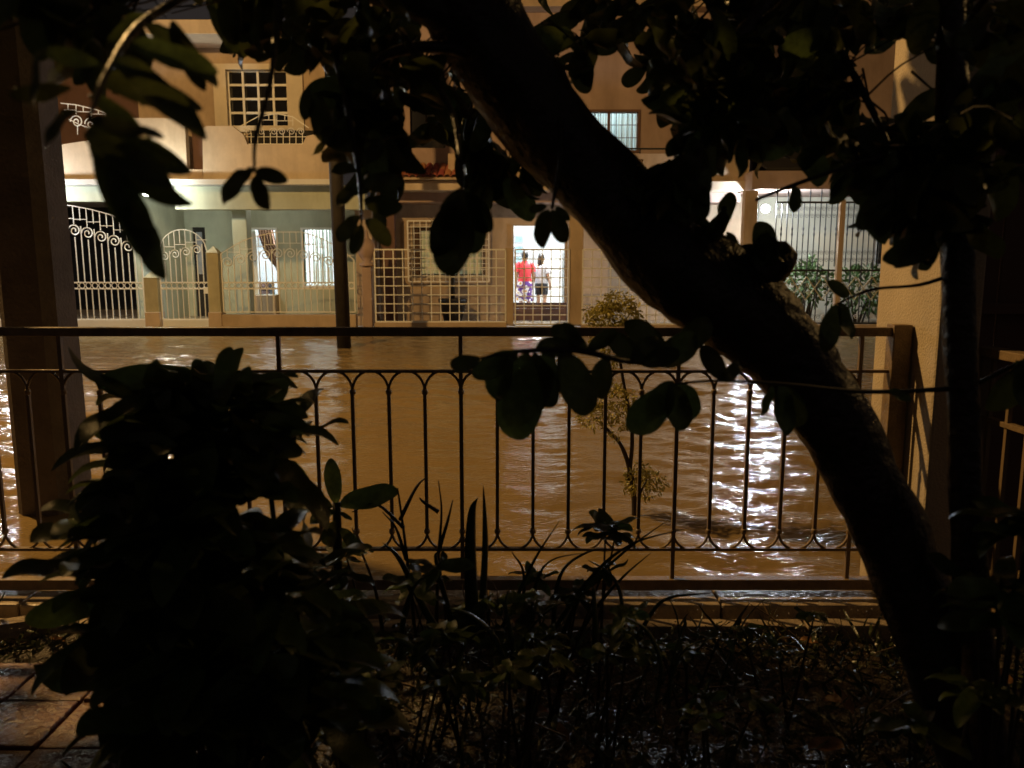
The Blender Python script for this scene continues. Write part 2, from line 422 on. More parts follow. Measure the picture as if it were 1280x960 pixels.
# ================================================================== NEAR RAILING
FY = 3.3
def fence():
    t = thing('railing', 'dark bronze metal railing with arched tops in front of the flooded street', 'railing', (0, FY, -.01))
    xl, xr = -4.2, wx(1117, FY, 415)
    z1, z0 = wz(409, FY), wz(420, FY)
    MB().box(xl, xr, FY-.022, FY+.022, z0, z1).build('top_rail', M_FENCE, t, bevel=.003)
    za = wz(464, FY); zb = wz(686, FY)
    MB().box(xl, xr, FY-.013, FY+.013, za-.006, za+.006).build('upper_rail', M_FENCE, t)
    MB().box(xl, xr, FY-.013, FY+.013, zb-.006, zb+.006).build('lower_rail', M_FENCE, t)
    MB().box(xl, xr, FY-.025, FY+.025, 0.0, .047).build('bottom_rail', M_FENCE, t, bevel=.003)
    # end post
    px0, px1 = wx(1111, FY, 440), wx(1134, FY, 440)
    MB().box(px0, px1, FY-.035, FY+.035, -.012, z1+.012).build('end_post', M_FENCE, t, bevel=.004)
    step = (wx(577+44.6, FY, 570) - wx(577, FY, 570)); xc = wx(577, FY, 570)
    zt, zc = wz(490, FY), wz(664, FY)
    xs_ = [xc + step*k for k in range(-24, 12) if xc + step*k < px0 - .03]
    n = len(xs_); main = {-11-11, -11-5, -11, -5, 0, 6, 11}
    def arc(cx, cz, up):
        pts = [(cx + math.cos(a)*step*.5, 0, cz + up*math.sin(a)*abs((za-zt) if up > 0 else (zc-zb))) for a in np.linspace(0, math.pi, 13)]
        return MB().tube(pts, .0062, 5)
    arch = arc(0, 0, 1).mesh('arch', M_FENCE, True); scr = arc(0, 0, -1).mesh('scroll', M_FENCE, True)
    col = MB().tube([(0, 0, -.012), (0, 0, -.006), (0, 0, .006), (0, 0, .012)], [.009, .013, .013, .009], 8).mesh('collar', M_FENCE, True)
    for k, x in enumerate(xs_):
        i = round((x - xc)/step)
        if i in main:
            bar('post_bar', t, M_FENCE, (x, FY, .046), (x, FY, z0+.002), .0165)
        else:
            bar('baluster', t, M_FENCE, (x+random.gauss(0, .0012), FY+random.gauss(0, .0015), zc-.004), (x+random.gauss(0, .0012), FY+random.gauss(0, .0015), zt+.004), .0145)
        inst('collar', col, t, (x, FY, zt)); inst('collar', col, t, (x, FY, zc))
        if k < n-1:
            inst('arch', arch, t, (x+step/2, FY, zt+.002)); inst('scroll', scr, t, (x+step/2, FY, zc-.002))
    return xs_
fence()
# pier at the end of the railing
pr = thing('gate_pier', 'tall cream stucco pier at the end of the dark railing', 'pier', (1.75, 3.2, -.1))
MB().box(1.645, 1.81, 3.08, 3.62, -.5, 3.6).build('shaft', M_PIER, pr, bevel=.012)
MB().box(1.62, 1.84, 3.05, 3.65, 3.6, 3.72).build('cap', M_PIER, pr, bevel=.01)
# side gate to the right of the pier
sg = thing('side_railing', 'low brown railing with a wide flat top rail beside the cream pier', 'railing', (1.87, 2.7, -.1))
MB().box(1.835, 1.905, 1.9, 3.16, 1.035, 1.07).build('top_rail', M_FENCE, sg, bevel=.003)
MB().box(1.85, 1.89, 1.9, 3.14, .06, .10).build('bottom_rail', M_FENCE, sg, bevel=.003)
MB().box(1.855, 1.885, 1.9, 3.14, .78, .80).build('middle_rail', M_FENCE, sg, bevel=.002)
for k in range(10): bar('baluster', sg, M_FENCE, (1.87, 3.08-.12*k, .10), (1.87, 3.08-.12*k, 1.035), .016)
bar('post', sg, M_FENCE, (1.87, 3.145, -.15), (1.87, 3.145, 1.034), .03)
og = thing('sheet_gate', 'dark brown sheet metal driveway gate beside the cream pier', 'gate', (2.3, 3.5, -.1))
for k in range(4):
    MB().box(1.83+.29*k, 2.113+.29*k, 3.50, 3.525, .0, 2.9).build('panel', M_BROWNW, og, bevel=.004)
for z in (.05, 1.2, 2.1, 2.86): bar('rail', og, M_BROWNW, (1.825, 3.48, z), (2.99, 3.48, z), .045)
for x in (1.85, 2.42, 2.97): bar('stile', og, M_BROWNW, (x, 3.455, -.1), (x, 3.455, 2.92), .05)

# ================================================================== POLES AND STREET LAMPS
pl = thing('utility_pole', 'thick grimy concrete pole standing in the flood water', 'pole', (-2.75, 4.8, -.6))
b0, b1 = W(72, 640, 4.8), W(30, 180, 4.8)
dirp = (b1 - b0) / (b1.z - b0.z)
p0 = b0 + dirp * (-.55 - b0.z); p1 = b0 + dirp * (9 - b0.z)
m_ = MB(); hw0, hw1 = .172, .135
i = 0
for pt, hw in ((p0, hw0), (p1, hw1)):
    c = hw*.35
    for dx, dy in ((-hw+c,-hw),(hw-c,-hw),(hw,-hw+c),(hw,hw-c),(hw-c,hw),(-hw+c,hw),(-hw,hw-c),(-hw,-hw+c)): m_.v.append((pt.x+dx, pt.y+dy, pt.z))
m_.f = [(k, (k+1) % 8, 8+(k+1) % 8, 8+k) for k in range(8)] + [tuple(range(8, 16))]
m_.build('shaft', M_POLE, pl)
bar('crossarm', pl, M_WOODPOLE, p1 + Vector((-.9, -.16, -.6)), p1 + Vector((.9, -.16, -.6)), .1)
for dx in (-.75, -.3, .3, .75): MB().lathe(p1 + Vector((dx, -.16, -.54)), [(.02, 0), (.05, .03), (.03, .06), (.05, .09), (.02, .13)], 8).build('insulator', M_WHITEP, pl)

pl2 = thing('utility_pole', 'slim dark timber pole standing in the water before the middle house', 'pole', (-3, 14.2, -.6))
q0 = W(430, 430, 14.2); q1 = W(420, 210, 14.2); dq = (q1-q0)/(q1.z-q0.z)
MB().tube([q0+dq*(-.55-q0.z), q0+dq*(4-q0.z), q0+dq*(8-q0.z)], [.125, .12, .1], 10).build('shaft', M_WOODPOLE, pl2, True)
top = q0+dq*(7.6-q0.z)
bar('crossarm', pl2, M_WOODPOLE, top+Vector((-.8, -.12, 0)), top+Vector((.8, -.12, 0)), .1)

def street_lamp(x, y, z, label, power, yp):
    t = thing('street_lamp', label, 'street lamp', (x, yp, -.6), 'sodium street lamps along the street')
    MB().tube([(x, yp, -.6), (x, yp, z*.5), (x, yp, z-.2)], [.11, .09, .06], 10).build('pole', M_POLE, t, True)
    MB().tube(smooth_path([(x, yp, z-.3), (x, yp+(y-yp)*.3, z+.25), (x, y-.2*(1 if y > yp else -1), z+.22)], 6), .03, 8).build('arm', M_ALU, t, True)
    h = MB(); s = 1 if y > yp else -1
    for k, (yy, hw, zz) in enumerate(((-.35, .06, .16), (-.1, .16, .10), (.25, .17, .10), (.4, .06, .14))):
        for dx, dz in ((-hw, 0), (hw, 0), (hw*.7, .14), (-hw*.7, .14)): h.v.append((x+dx, y+yy*s, z+zz+dz))
    for k in range(3):
        for j in range(4): h.f.append((k*4+j, k*4+(j+1) % 4, k*4+4+(j+1) % 4, k*4+4+j))
    h.f += [(3, 2, 1, 0), (12, 13, 14, 15)]
    h.build('lamp_head', M_ALU, t)
    MB().ell((x, y+.05*s, z+.08), (.10, .17, .05), 10, 6).build('lamp_glass', M_SODL, t, True)
    lamp('sodium_light', (x, y+.05*s, z-.06), power, SODIUM, .09, t)
street_lamp(LAMP.x, LAMP.y, LAMP.z, 'tall street lamp arching out over the flooded street from the near kerb', 2800, 4.3)
street_lamp(11.5, 6.8, 7.3, 'added weak street lamp beyond the cream pier lighting the low side railing', 420, 4.3)  # unseen weak lamp, added to brighten the side railing

# ================================================================== IRONWORK HELPERS
def spiral_mesh(name, m, r=1., turns=1.6, rad=.1, side=1):
    pts = [(side*math.cos(a)*r*(1-.82*t), 0, math.sin(a)*r*(1-.82*t)) for t, a in ((k/22, math.pi - 2*math.pi*turns*k/22) for k in range(23))]
    return MB().tube(pts, rad, 4).mesh(name, m)
SPIR_W = spiral_mesh('scroll', M_WHITEM)
RING_W = MB().tube([(math.cos(a), 0, math.sin(a)) for a in np.linspace(0, 2*math.pi, 13)], .16, 4, cap=False).mesh('ring', M_WHITEM)
SPIR_B = spiral_mesh('scroll', M_IRON, rad=.10)
BW = .021
def ornate(t, xa, xb, Y, zb, topf, n, zr0, zr1, zs, rs, m=M_WHITEM, sp=SPIR_W, stair=True):
    """painted gate leaf: curved head, step work, a row of scrolls, bars, ring band"""
    xs_ = np.linspace(xa, xb, n)
    MB().tube([(x, Y, topf(x)) for x in np.linspace(xa, xb, 19)], BW*.62, 4).build('head_rail', m, t)
    bar('stile', t, m, (xa, Y, zb), (xa, Y, topf(xa)), BW*1.3); bar('stile', t, m, (xb, Y, zb), (xb, Y, topf(xb)), BW*1.3)
    for z in (zb, zr0, zr1): bar('rail', t, m, (xa, Y, z), (xb, Y, z), BW*1.1)
    st = xs_[1]-xs_[0]
    for k, x in enumerate(xs_[1:-1], 1):
        bar('bar', t, m, (x, Y, zb), (x, Y, zr0), BW*.85)
        if k % 2: 
            bar('bar', t, m, (x, Y, zr1), (x, Y, zs(x)-rs), BW*.85)
            inst('scroll', sp, t, (x, Y, zs(x)), rs)
            bar('cross_piece', t, m, (x, Y, zs(x)+rs+.10), (min(x+2*st, xb), Y, zs(x)+rs+.10), BW*.7)
        else: bar('bar', t, m, (x, Y, zr1), (x, Y, zs(x)+rs*.9), BW*.85)
        bar('head_bar', t, m, (x, Y, zs(x)+rs+(.10 if k % 2 == 0 else 0)), (x, Y, topf(x)), BW*.7)
    for k in range(n-1):
        inst('ring', RING_W if m is M_WHITEM else RING_W, t, ((xs_[k]+xs_[k+1])/2, Y, (zr0+zr1)/2), (zr1-zr0)*.43)

BY = 17.3                       # front boundary across the street
# ================================================================== LEFT HOUSE
H1 = thing('house', 'cream two storey house with scroll balconies and a green porch', 'house', (-8, 19, -.02))
UY = 17.75                      # parapet plane
z_led0, z_led1 = wz(232, UY), wz(225, UY)
xL0, xL1 = wx(-160, UY, 230), wx(418, UY, 230)
# porch: back wall, ceiling, beam
PB = 20.6
dr = (wx(308, PB, 330), wx(346, PB, 330), wz(368, PB), wz(287, PB))
dw = (wx(380, PB, 330), wx(421, PB, 330), wz(357, PB), wz(287, PB))
dg = (wx(243, PB, 340), wx(259, PB, 340), wz(404, PB), wz(284, PB))
xg0, xg1 = wx(-160, PB, 330), wx(455, PB, 330)
xdiv = wx(174, UY+.3, 300)
m_ = MB().wall(xdiv, xg1, -.02, z_led0+.1, PB, PB+.22, [dr, dw, dg]); m_.build('porch_wall', M_GREENW, H1)
MB().box(xg0, xdiv, 24.6, 24.8, -.02, 3.6).build('garage_wall', M_DARK, H1)  # near-black wall colour stands in for the unlit garage interior
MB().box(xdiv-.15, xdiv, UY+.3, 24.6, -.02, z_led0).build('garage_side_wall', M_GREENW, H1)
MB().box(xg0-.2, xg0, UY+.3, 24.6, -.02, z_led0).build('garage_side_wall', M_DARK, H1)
MB().box(xL0, xL1, UY-.22, 25, z_led0, z_led1).build('floor_slab', M_WHITEP, H1, bevel=.01)
MB().box(wx(302, UY, 175), wx(386, UY, 175), UY+.45, UY+.6, z_led1+.003, wz(163, UY+.45)).build('balcony_panel', M_DARK, H1)  # dark box added as the parapet's shade on the balcony wall
zbm = wz(262, UY+.12)
MB().box(wx(218, UY+.12, 245), wx(456, UY+.12, 245), UY+.12, UY+.42, zbm, z_led0-.002).build('beam', M_GREENW, H1, bevel=.01)
MB().box(xL0+.1, wx(170, UY+.12, 245), UY+.12, UY+.42, wz(252, UY+.12), z_led0-.002).build('garage_beam', M_GREENW, H1, bevel=.01)
pbox('porch_column', H1, M_GREENW, 291, 309, 262, 398, UY+.6, UY+.95, 300, .01)
pbox('porch_end_wall', H1, M_CREAM2, 445, 466, 262, 408, UY+.6, PB, 330, .01)
MB().box(xg0, xg1, UY+.45, PB+.3, -.3, .05).build('porch_floor', M_KERB, H1)
# rooms behind the porch
def room(parent, x0, x1, z0, z1, y0, y1, m, power, col, lx=None):
    r = MB()
    r.quad((x0,y1,z0),(x1,y1,z0),(x1,y1,z1),(x0,y1,z1)); r.quad((x0,y0,z0),(x0,y1,z0),(x0,y1,z1),(x0,y0,z1))
    r.quad((x1,y1,z0),(x1,y0,z0),(x1,y0,z1),(x1,y1,z1)); r.quad((x0,y0,z1),(x0,y1,z1),(x1,y1,z1),(x1,y0,z1)); r.quad((x0,y1,z0),(x0,y0,z0),(x1,y0,z0),(x1,y1,z0))
    o = r.build('room', m, parent)
    lx = lx if lx is not None else (x0+x1)/2; ly = y0 + min(.7, (y1-y0)*.4)
    MB().ell((lx, ly, z1-.14), (.13, .13, .09), 10, 6).build('ceiling_lamp', M_ROOML, o, True)
    lamp('room_light', (lx, ly, z1-.3), power, col, .12, o)
room(H1, dr[0]-1.0, dr[1]+2.2, .02, 2.75, PB+.24, PB+3.6, M_ROOM, 290, (.86, .93, 1.))
# door opening: jamb, open white door leaf, raised sill
for a, b in ((dr[0]-.05, dr[0]), (dr[1], dr[1]+.05)): MB().box(a, b, PB-.03, PB+.18, dr[2], dr[3]+.05).build('door_jamb', M_WHITEM, H1)
MB().box(dr[0], dr[1], PB-.03, PB+.18, dr[3], dr[3]+.05).build('door_head', M_WHITEM, H1)
MB().box(dr[0]-.02, dr[1]+.02, PB-.35, PB-.002, -.02, dr[2]-.01).build('door_step', M_CREAM2, H1, bevel=.01)
dl = MB().box(dr[0]+.02, dr[0]+.2, PB+.25, PB+.29, dr[2], dr[3]).build('door_leaf', M_WHITEM, H1)
MB().ell((dr[0]+.15, PB+.22, dr[2]+.85), (.025, .025, .025), 8, 6).build('handle', M_ALU, dl, True)
# dark door seen through the small gate
MB().box(dg[0], dg[1], PB+.06, PB+.12, dg[2], dg[3]).build('side_door', M_DARK, H1)
MB().box(dg[0]+.08, dg[1]-.1, PB+.04, PB+.058, dg[2]+1.25, dg[3]-.12).build('side_door_pane', mat('faint_lit_pane', (.30, .33, .38), .3, .2, 3), H1)  # pane in plain blue-grey, paler than its door
# porch window: frame, curtain, bars
w_ = thing('porch_window', '', None) if False else None
for a, b, c, d in ((dw[0]-.05, dw[0], dw[2]-.05, dw[3]+.05), (dw[1], dw[1]+.05, dw[2]-.05, dw[3]+.05), (dw[0], dw[1], dw[2]-.05, dw[2]), (dw[0], dw[1], dw[3], dw[3]+.05)):
    MB().box(a, b, PB-.04, PB+.1, c, d).build('window_frame', M_WHITEM, H1)
for k in range(1, 7): bar('window_bar', H1, M_WHITEM, (dw[0]+(dw[1]-dw[0])*k/7, PB+.02, dw[2]), (dw[0]+(dw[1]-dw[0])*k/7, PB+.02, dw[3]), .014)
for k in (1, 2, 3): bar('window_bar', H1, M_WHITEM, (dw[0], PB+.035, dw[2]+(dw[3]-dw[2])*k/4), (dw[1], PB+.035, dw[2]+(dw[3]-dw[2])*k/4), .012)
def curtain(parent, x0, x1, z0, z1, y, m, folds=9, amp=.05, name='curtain'):
    c = MB(); n = folds*8
    for i in range(n+1):
        x = x0+(x1-x0)*i/n; yy = y + amp*math.sin(2*math.pi*folds*i/n + .6*math.sin(i*.31))
        c.v += [(x, yy, z0), (x, yy*1.0, z1)]
    c.f = [(2*i, 2*i+2, 2*i+3, 2*i+1) for i in range(n)]
    return c.build(name, m, parent, True)
curtain(H1, dw[0]+.1, dw[0]+.62, dw[2]-.05, dw[3]+.1, PB+.4, M_CURT, 6)
curtain(H1, dw[1]-.16, dw[1]+.3, dw[2]-.05, dw[3]+.1, PB+.42, M_CURT, 5)
# brown curtain tied back inside the doorway, with wall ornaments
c = MB(); n = 40
ht = dr[3]-dr[2]
for j in range(15):
    v = j/14; z = dr[3]+.05 - v*(ht*.86)
    pinch = math.exp(-((v-.80)/.16)**2)
    xl = dr[0]+.16 + (dr[1]-dr[0]-.34)*min(1, v*1.15)**1.5; xr = dr[1]+.02 - .0*v
    xl = xl*(1-pinch) + (dr[1]-.17)*pinch
    if v < .3: xr = dr[0]+.55+.22*v
    else: xr = min(dr[1]-.02, dr[0]+.62+.35*(v-.3)/.2)
    for i in range(n+1):
        u = i/n; c.v.append((xl+(xr-xl)*u, PB+.55+.035*math.sin(u*34), z))
for j in range(14):
    for i in range(n):
        a = j*(n+1)+i; c.f.append((a, a+1, a+n+2, a+n+1))
c.build('door_curtain', M_BROWNC, H1, True)
for name, m, px, py in (('red_rosette', M_REDP, 328, 294), ('blue_rosette', M_BLUEP, 338, 295)):
    q = W(px, py, PB+2.6); t = thing('rosette', f'{name.split("_")[0]} round paper rosette hung in the lit room behind the brown curtain', 'decoration', q)
    MB().ell(q, (.11, .05, .13), 12, 8).build('disc', m, t, True); MB().tube([q+Vector((0, 0, .1)), q+Vector((0, .05, .35))], .008, 4).build('string', m, t)
# dark chest of drawers inside the room
q = W(326, 366, PB+2.8); t = thing('cabinet', 'dark low cabinet inside the lit room of the cream house', 'cabinet', (q.x, q.y, .02))
MB().box(q.x-.35, q.x+.35, q.y-.2, q.y+.2, .1, .85).build('carcass', M_DARK, t, bevel=.01)
for k in range(3): MB().box(q.x-.31, q.x+.31, q.y-.225, q.y-.203, .14+.24*k, .35+.24*k).build('drawer', mat('drawer_wood', (.09, .05, .04), .4), t)
for s_ in (-1, 1): MB().box(q.x+s_*.3-.03, q.x+s_*.3+.03, q.y-.15, q.y+.15, .021, .10).build('foot', M_DARK, t)

# upper floor
W1 = UY + 1.0                   # wall behind the balconies
zroof0, zroof1 = wz(44, UY), wz(26, UY)
wn = (wx(285, W1, 120), wx(360, W1, 120), wz(158, W1), wz(88, W1))
zsl = z_led1
MB().wall(wx(172, W1, 120), wx(412, W1, 120), zsl, zroof0+.3, W1, W1+.2, [wn]).build('upper_wall', M_CREAM2, H1)
MB().box(wx(-160, W1+1, 120), wx(172, W1, 120), W1+1.6, W1+1.8, zsl, zroof0+.3).build('recessed_wall', M_BROWNW, H1)
MB().box(wx(172, W1, 120), wx(172, W1, 120)+.18, W1+.2, W1+1.8, zsl, zroof0+.3).build('recess_side_wall', M_CREAM2, H1)
MB().box(wx(-170, UY, 35), wx(292, UY, 35), UY-.1, 25, zroof0, zroof1).build('roof_slab', M_CREAM, H1, bevel=.01)
MB().box(wx(292, UY, 35)+.004, wx(405, UY, 60), W1-.35, 25, wz(80, W1-.35)+.25, wz(57, W1-.35)+.35).build('roof_slab', M_CREAM2, H1, bevel=.01)
# window surround, muntins, panes
sr = (wx(268, W1-.06, 120), wx(379, W1-.06, 120), wz(165, W1-.06), wz(80, W1-.06))
MB().wall(sr[0], sr[1], sr[2], sr[3], W1-.10, W1-.003, [wn]).build('window_surround', mat('pale_cream_trim', (.68, .60, .47), .7, .08, 2, grime=.3), H1, bevel=.012)
win = MB().box(wn[0], wn[1], W1+.14, W1+.16, wn[2], wn[3]).build('window', M_BLACKG, H1)
for k in range(5):
    x = wn[0]+(wn[1]-wn[0])*k/4; z = wn[2]+(wn[3]-wn[2])*k/4; th = .05 if k not in (0, 4) else .06
    bar('muntin', win, M_WHITEM, (x, W1+.06, wn[2]), (x, W1+.06, wn[3]), th, .05)
    bar('muntin', win, M_WHITEM, (wn[0], W1+.075, z), (wn[1], W1+.075, z), .05, th)
for i in range(4):
    for j in range(4):
        bar('pane', win, M_BLACKG, (wn[0]+(wn[1]-wn[0])*(i+.5)/4, W1+.118, wn[2]+(wn[3]-wn[2])*(j+.05)/4), (wn[0]+(wn[1]-wn[0])*(i+.5)/4, W1+.118, wn[2]+(wn[3]-wn[2])*(j+.95)/4), (wn[1]-wn[0])/4*.9, .006)
# balcony parapets (rounded, with dips filled by scroll railings)
def px_poly(pts, Y): return [(W(x, y, Y).x, W(x, y, Y).z) for x, y in pts]
MB().prism(px_poly([(-160, 224.6), (-160, 190), (60, 188), (80, 180), (108, 176), (124, 171), (138, 162), (147, 151), (156, 147.5), (214, 147.5), (224, 149), (231, 156), (234, 215), (234, 224.6)], UY-.02), UY-.02, UY+.16).build('parapet', M_CREAM, H1)
MB().prism(px_poly([(254, 224.6), (253, 161), (258, 157.5), (290, 157.5), (304, 168), (309, 180.5), (378, 180.5), (383, 170), (392, 168), (408, 178), (414, 190), (414, 224.6)], UY-.03), UY-.03, UY+.15).build('parapet', M_CREAM, H1)
MB().box(wx(234, UY, 190)+.01, wx(254, UY, 190)-.01, UY+.3, UY+.4, z_led1+.25, wz(158, UY)).build('recess_panel', M_BROWNW, H1)
MB().box(wx(234, UY, 220)+.004, wx(254, UY, 220)-.004, UY-.015, UY+.2, z_led1+.002, z_led1+.22).build('parapet_base', M_CREAM2, H1)
# balcony railing left
t = thing('balcony_railing', 'white scroll railing in the curved dip of the recessed balcony', 'railing', W(110, 160, UY))
def rp(px, py): return W(px, py, UY+.07)
tp = [(76, 129), (95, 131), (120, 137), (138, 143), (150, 147)]
MB().tube([rp(*p) for p in tp], .014, 4).build('head_rail', M_WHITEM, t)
for px_, top_, bot_ in ((85, 130, 137), (95, 131.5, 143), (104, 133, 139), (114, 135, 146), (123, 138, 142), (132, 141, 150), (141, 144, 147), (149, 147, 152)):
    bar('head_bar', t, M_WHITEM, rp(px_, top_), rp(px_, bot_), .016)
for a, b, yy in ((80, 95, 137.5), (95, 114, 139.5), (114, 132, 142.5), (132, 149, 147)): bar('cross_piece', t, M_WHITEM, rp(a, yy), rp(b, yy+.5), .014)
for px_, py_ in ((96, 152), (114, 155), (132, 160)):
    inst('scroll', SPIR_W, t, rp(px_, py_), .14); bar('bar', t, M_WHITEM, rp(px_+1, py_+5), rp(px_+1, py_+16), .014)
MB().tube([rp(*p) for p in ((86, 149), (100, 156), (115, 161))], .012, 4).build('bottom_rail', M_WHITEM, t)
# balcony railing below the window
t = thing('balcony_railing', 'white scroll railing in the dip below the many paned window', 'railing', W(342, 180, UY))
for px_ in range(306, 384, 8): bar('bar', t, M_WHITEM, rp(px_, 180.5), rp(px_, 166), .015)
bar('bottom_rail', t, M_WHITEM, rp(305, 180), rp(382, 180), .014)
bar('middle_rail', t, M_WHITEM, rp(303, 171), rp(384, 171), .014)
for k, px_ in enumerate((310, 326, 342, 352, 364, 376)): inst('scroll', SPIR_W, t, rp(px_, 164.5), .085)
MB().tube([rp(300, 158), rp(322, 146), rp(345, 142), rp(366, 146), rp(386, 160)], .012, 4).build('head_rail', M_WHITEM, t)
for px_, a, b in ((326, 145, 157), (336, 143, 150), (346, 142, 157), (356, 144, 150), (366, 147, 157)): bar('head_bar', t, M_WHITEM, rp(px_, a), rp(px_, b), .012)
for a, b, y_ in ((326, 346, 150), (346, 366, 151)): bar('cross_piece', t, M_WHITEM, rp(a, y_), rp(b, y_), .012)

# gates and fence of the left house
GY = BY
zr0, zr1, zb = wz(361, GY), wz(353, GY), wz(399, GY)
def zc(points):
    xs_ = [wx(p[0], GY, 330) for p in points]; zs_ = [wz(p[1], GY) for p in points]
    return lambda x: float(np.interp(x, xs_, zs_))
t = thing('driveway_gate', 'tall white scroll driveway gate with a sloping head before the dark garage', 'gate', (wx(125, GY), GY, -.02))
xa, xb = wx(72, GY, 330), wx(181, GY, 380)
ornate(t, xa, xb, GY, zb, zc([(60, 253), (95, 257), (120, 262), (145, 269), (165, 277), (182, 290)]), 14, zr0, zr1, zc([(60, 286), (95, 288), (115, 292), (150, 303), (182, 318)]), .135)
MB().box(xa, xb, GY-.02, GY+.02, -.03, zb-.01).build('kick_panel', M_WHITEP, t, bevel=.005)
t = thing('driveway_gate', 'white scroll driveway gate leaf beyond the thick concrete pole', 'gate', (wx(10, GY), GY, -.02))
ornate(t, wx(-60, GY, 330), wx(66, GY, 330), GY, zb, zc([(-60, 285), (0, 262), (66, 253)]), 16, zr0, zr1, zc([(-60, 315), (0, 295), (70, 286)]), .135)
MB().box(wx(-60, GY), wx(66, GY), GY-.02, GY+.02, -.03, zb-.01).build('kick_panel', M_WHITEP, t, bevel=.005)
def gate_post(px0, px1, ptop, label, peak=True):
    t = thing('gate_post', label, 'gate post', (wx((px0+px1)/2, GY), GY, -.02))
    x0, x1 = wx(px0, GY, 360), wx(px1, GY, 360); zt = wz(ptop, GY)
    MB().box(x0, x1, GY-.12, GY+.14, -.3, zt-.12).build('shaft', M_OLIVE, t, bevel=.01)
    c = MB(); cx, cy = (x0+x1)/2, GY+.01
    c.v = [(x0-.005, GY-.125, zt-.118), (x1+.005, GY-.125, zt-.118), (x1+.005, GY+.145, zt-.118), (x0-.005, GY+.145, zt-.118), (cx, cy, zt+.03)]
    c.f = [(0, 1, 4), (1, 2, 4), (2, 3, 4), (3, 0, 4), (3, 2, 1, 0)]
    c.build('pyramid_cap', M_OLIVE, t)
    MB().box(x0-.012, x1+.012, GY-.14, GY+.15, -.3, wz(390, GY)).build('plinth', M_CREAM2, t, bevel=.006)
gate_post(183, 200, 340, 'olive gate post between the driveway gate and the arched gate')
gate_post(262, 277, 309, 'olive gate post with a pyramid cap beside the arched gate')
t = thing('garden_gate', 'white round arched scroll gate between two olive posts', 'gate', (wx(230, GY), GY, -.02))
cxa, cxb = wx(200, GY, 340), wx(261, GY, 340)
def archf(x):
    u = (x-(cxa+cxb)/2)/((cxb-cxa)/2); return wz(318, GY) + (wz(287, GY)-wz(318, GY))*math.sqrt(max(0, 1-u*u))
ornate(t, cxa, cxb, GY, zb, archf, 10, zr0, zr1, zc([(200, 322), (261, 309)]), .105)
MB().box(cxa, cxb, GY-.02, GY+.02, -.03, zb-.01).build('kick_panel', M_WHITEP, t, bevel=.005)
MB().box(cxb-.12, cxb-.02, GY-.04, GY+.03, wz(367, GY), wz(359, GY)).build('lock_box', M_WHITEM, t, bevel=.004)
t = thing('fence', 'white scroll fence with a curved head on a low cream wall before the porch', 'fence', (wx(360, GY), GY, -.02))
ornate(t, wx(278, GY, 350), wx(443, GY, 350), GY, wz(390, GY), zc([(277, 317), (300, 303), (316, 297), (345, 290), (378, 290), (400, 296), (425, 310), (444, 326)]), 22, zr0, zr1, zc([(277, 330), (310, 322), (345, 317), (370, 317), (400, 323), (444, 338)]), .12)
MB().box(wx(277, GY, 400), wx(446, GY, 400), GY-.1, GY+.12, -.4, wz(393, GY)).build('low_wall', M_CREAM2, t, bevel=.01)
# wall lamps of the left house
def glow(name, power, col, r):
    p_ = 1.6; area = 4*math.pi*(((r[0]*r[1])**p_ + (r[0]*r[2])**p_ + (r[1]*r[2])**p_)/3)**(1/p_)
    return mat(name, (.9, .9, .9), .4, 0, 1, emit=power/(math.pi*area), ecol=col)
def wall_lamp(name, p, label, power, col, rr, back=True, ext=.16):
    t = thing(name, label, 'lamp', p)
    MB().ell(p, rr, 12, 8).build('bulb', glow(f'glow_{len(MATS)}', power, col, rr), t, True)
    if back: MB().box(p[0]-.05, p[0]+.05, p[1]+rr[1]+.01, p[1]+rr[1]+ext, p[2]-.04, p[2]+.05).build('bracket', M_ALU, t)
    else: MB().box(p[0]-rr[0]-.10, p[0]-rr[0]-.01, p[1]-.05, p[1]+.05, p[2]-.05, p[2]+.05).build('bracket', M_ALU, t)
wall_lamp('porch_lamp', W(193, 243, 17.16), 'bright white tube lamp hung under the ledge at the green porch beam', 125, (.95, 1., .88), (.25, .04, .04), ext=.36)
wall_lamp('floodlight', W(12, 246, 16.95), 'bright white floodlight under the garage ledge beyond the thick pole', 210, (.93, .97, 1.), (.10, .10, .12))
# plain ceiling lamp in the porch
q = Vector((wx(330, 19.2, 300), 19.2, z_led0-.06)); t = thing('porch_ceiling_lamp', 'small round lamp under the porch slab of the cream house', 'lamp', q)
MB().ell(q+Vector((0, 0, -.05)), (.12, .12, .06), 10, 6).build('shade', M_TUBE, t, True); MB().lathe(q+Vector((0, 0, -.01)), [(.06, 0), (.06, .06)], 8).build('mount', M_ALU, t)
lamp('lamp_light', q+Vector((0, 0, -.2)), 9, (1., .98, .85), .1, t)

# ================================================================== MIDDLE HOUSE
H2 = thing('house', 'tan two storey house with an open lit doorway behind white grid railings', 'house', (0, 19.3, -.02))
MY, SY, U2 = 19.3, 18.0, 18.7
d2 = (wx(642, MY, 330), wx(706, MY, 330), .05, wz(282, MY)); zbd = wz(378, MY)
w2 = (wx(516, MY, 315), wx(606, MY, 315), wz(346, MY), wz(283, MY))
xm0, xm1 = wx(466, MY, 330), wx(937, MY, 330)
zs0, zs1 = wz(238, SY), wz(226, SY)
MB().wall(xm0, xm1, -.02, zs0, MY, MY+.22, [d2, w2]).build('wall', M_CREAM2, H2)
MB().box(wx(457, SY, 230), wx(937, SY, 230), SY, 24, zs0, zs1).build('floor_slab', M_CREAM, H2, bevel=.015)
MB().box(wx(457, SY, 230)+.05, wx(937, SY, 230)-.05, SY+.5, MY-.01, zs0-.22, zs0-.004).build('slab_drop', M_PINK, H2)
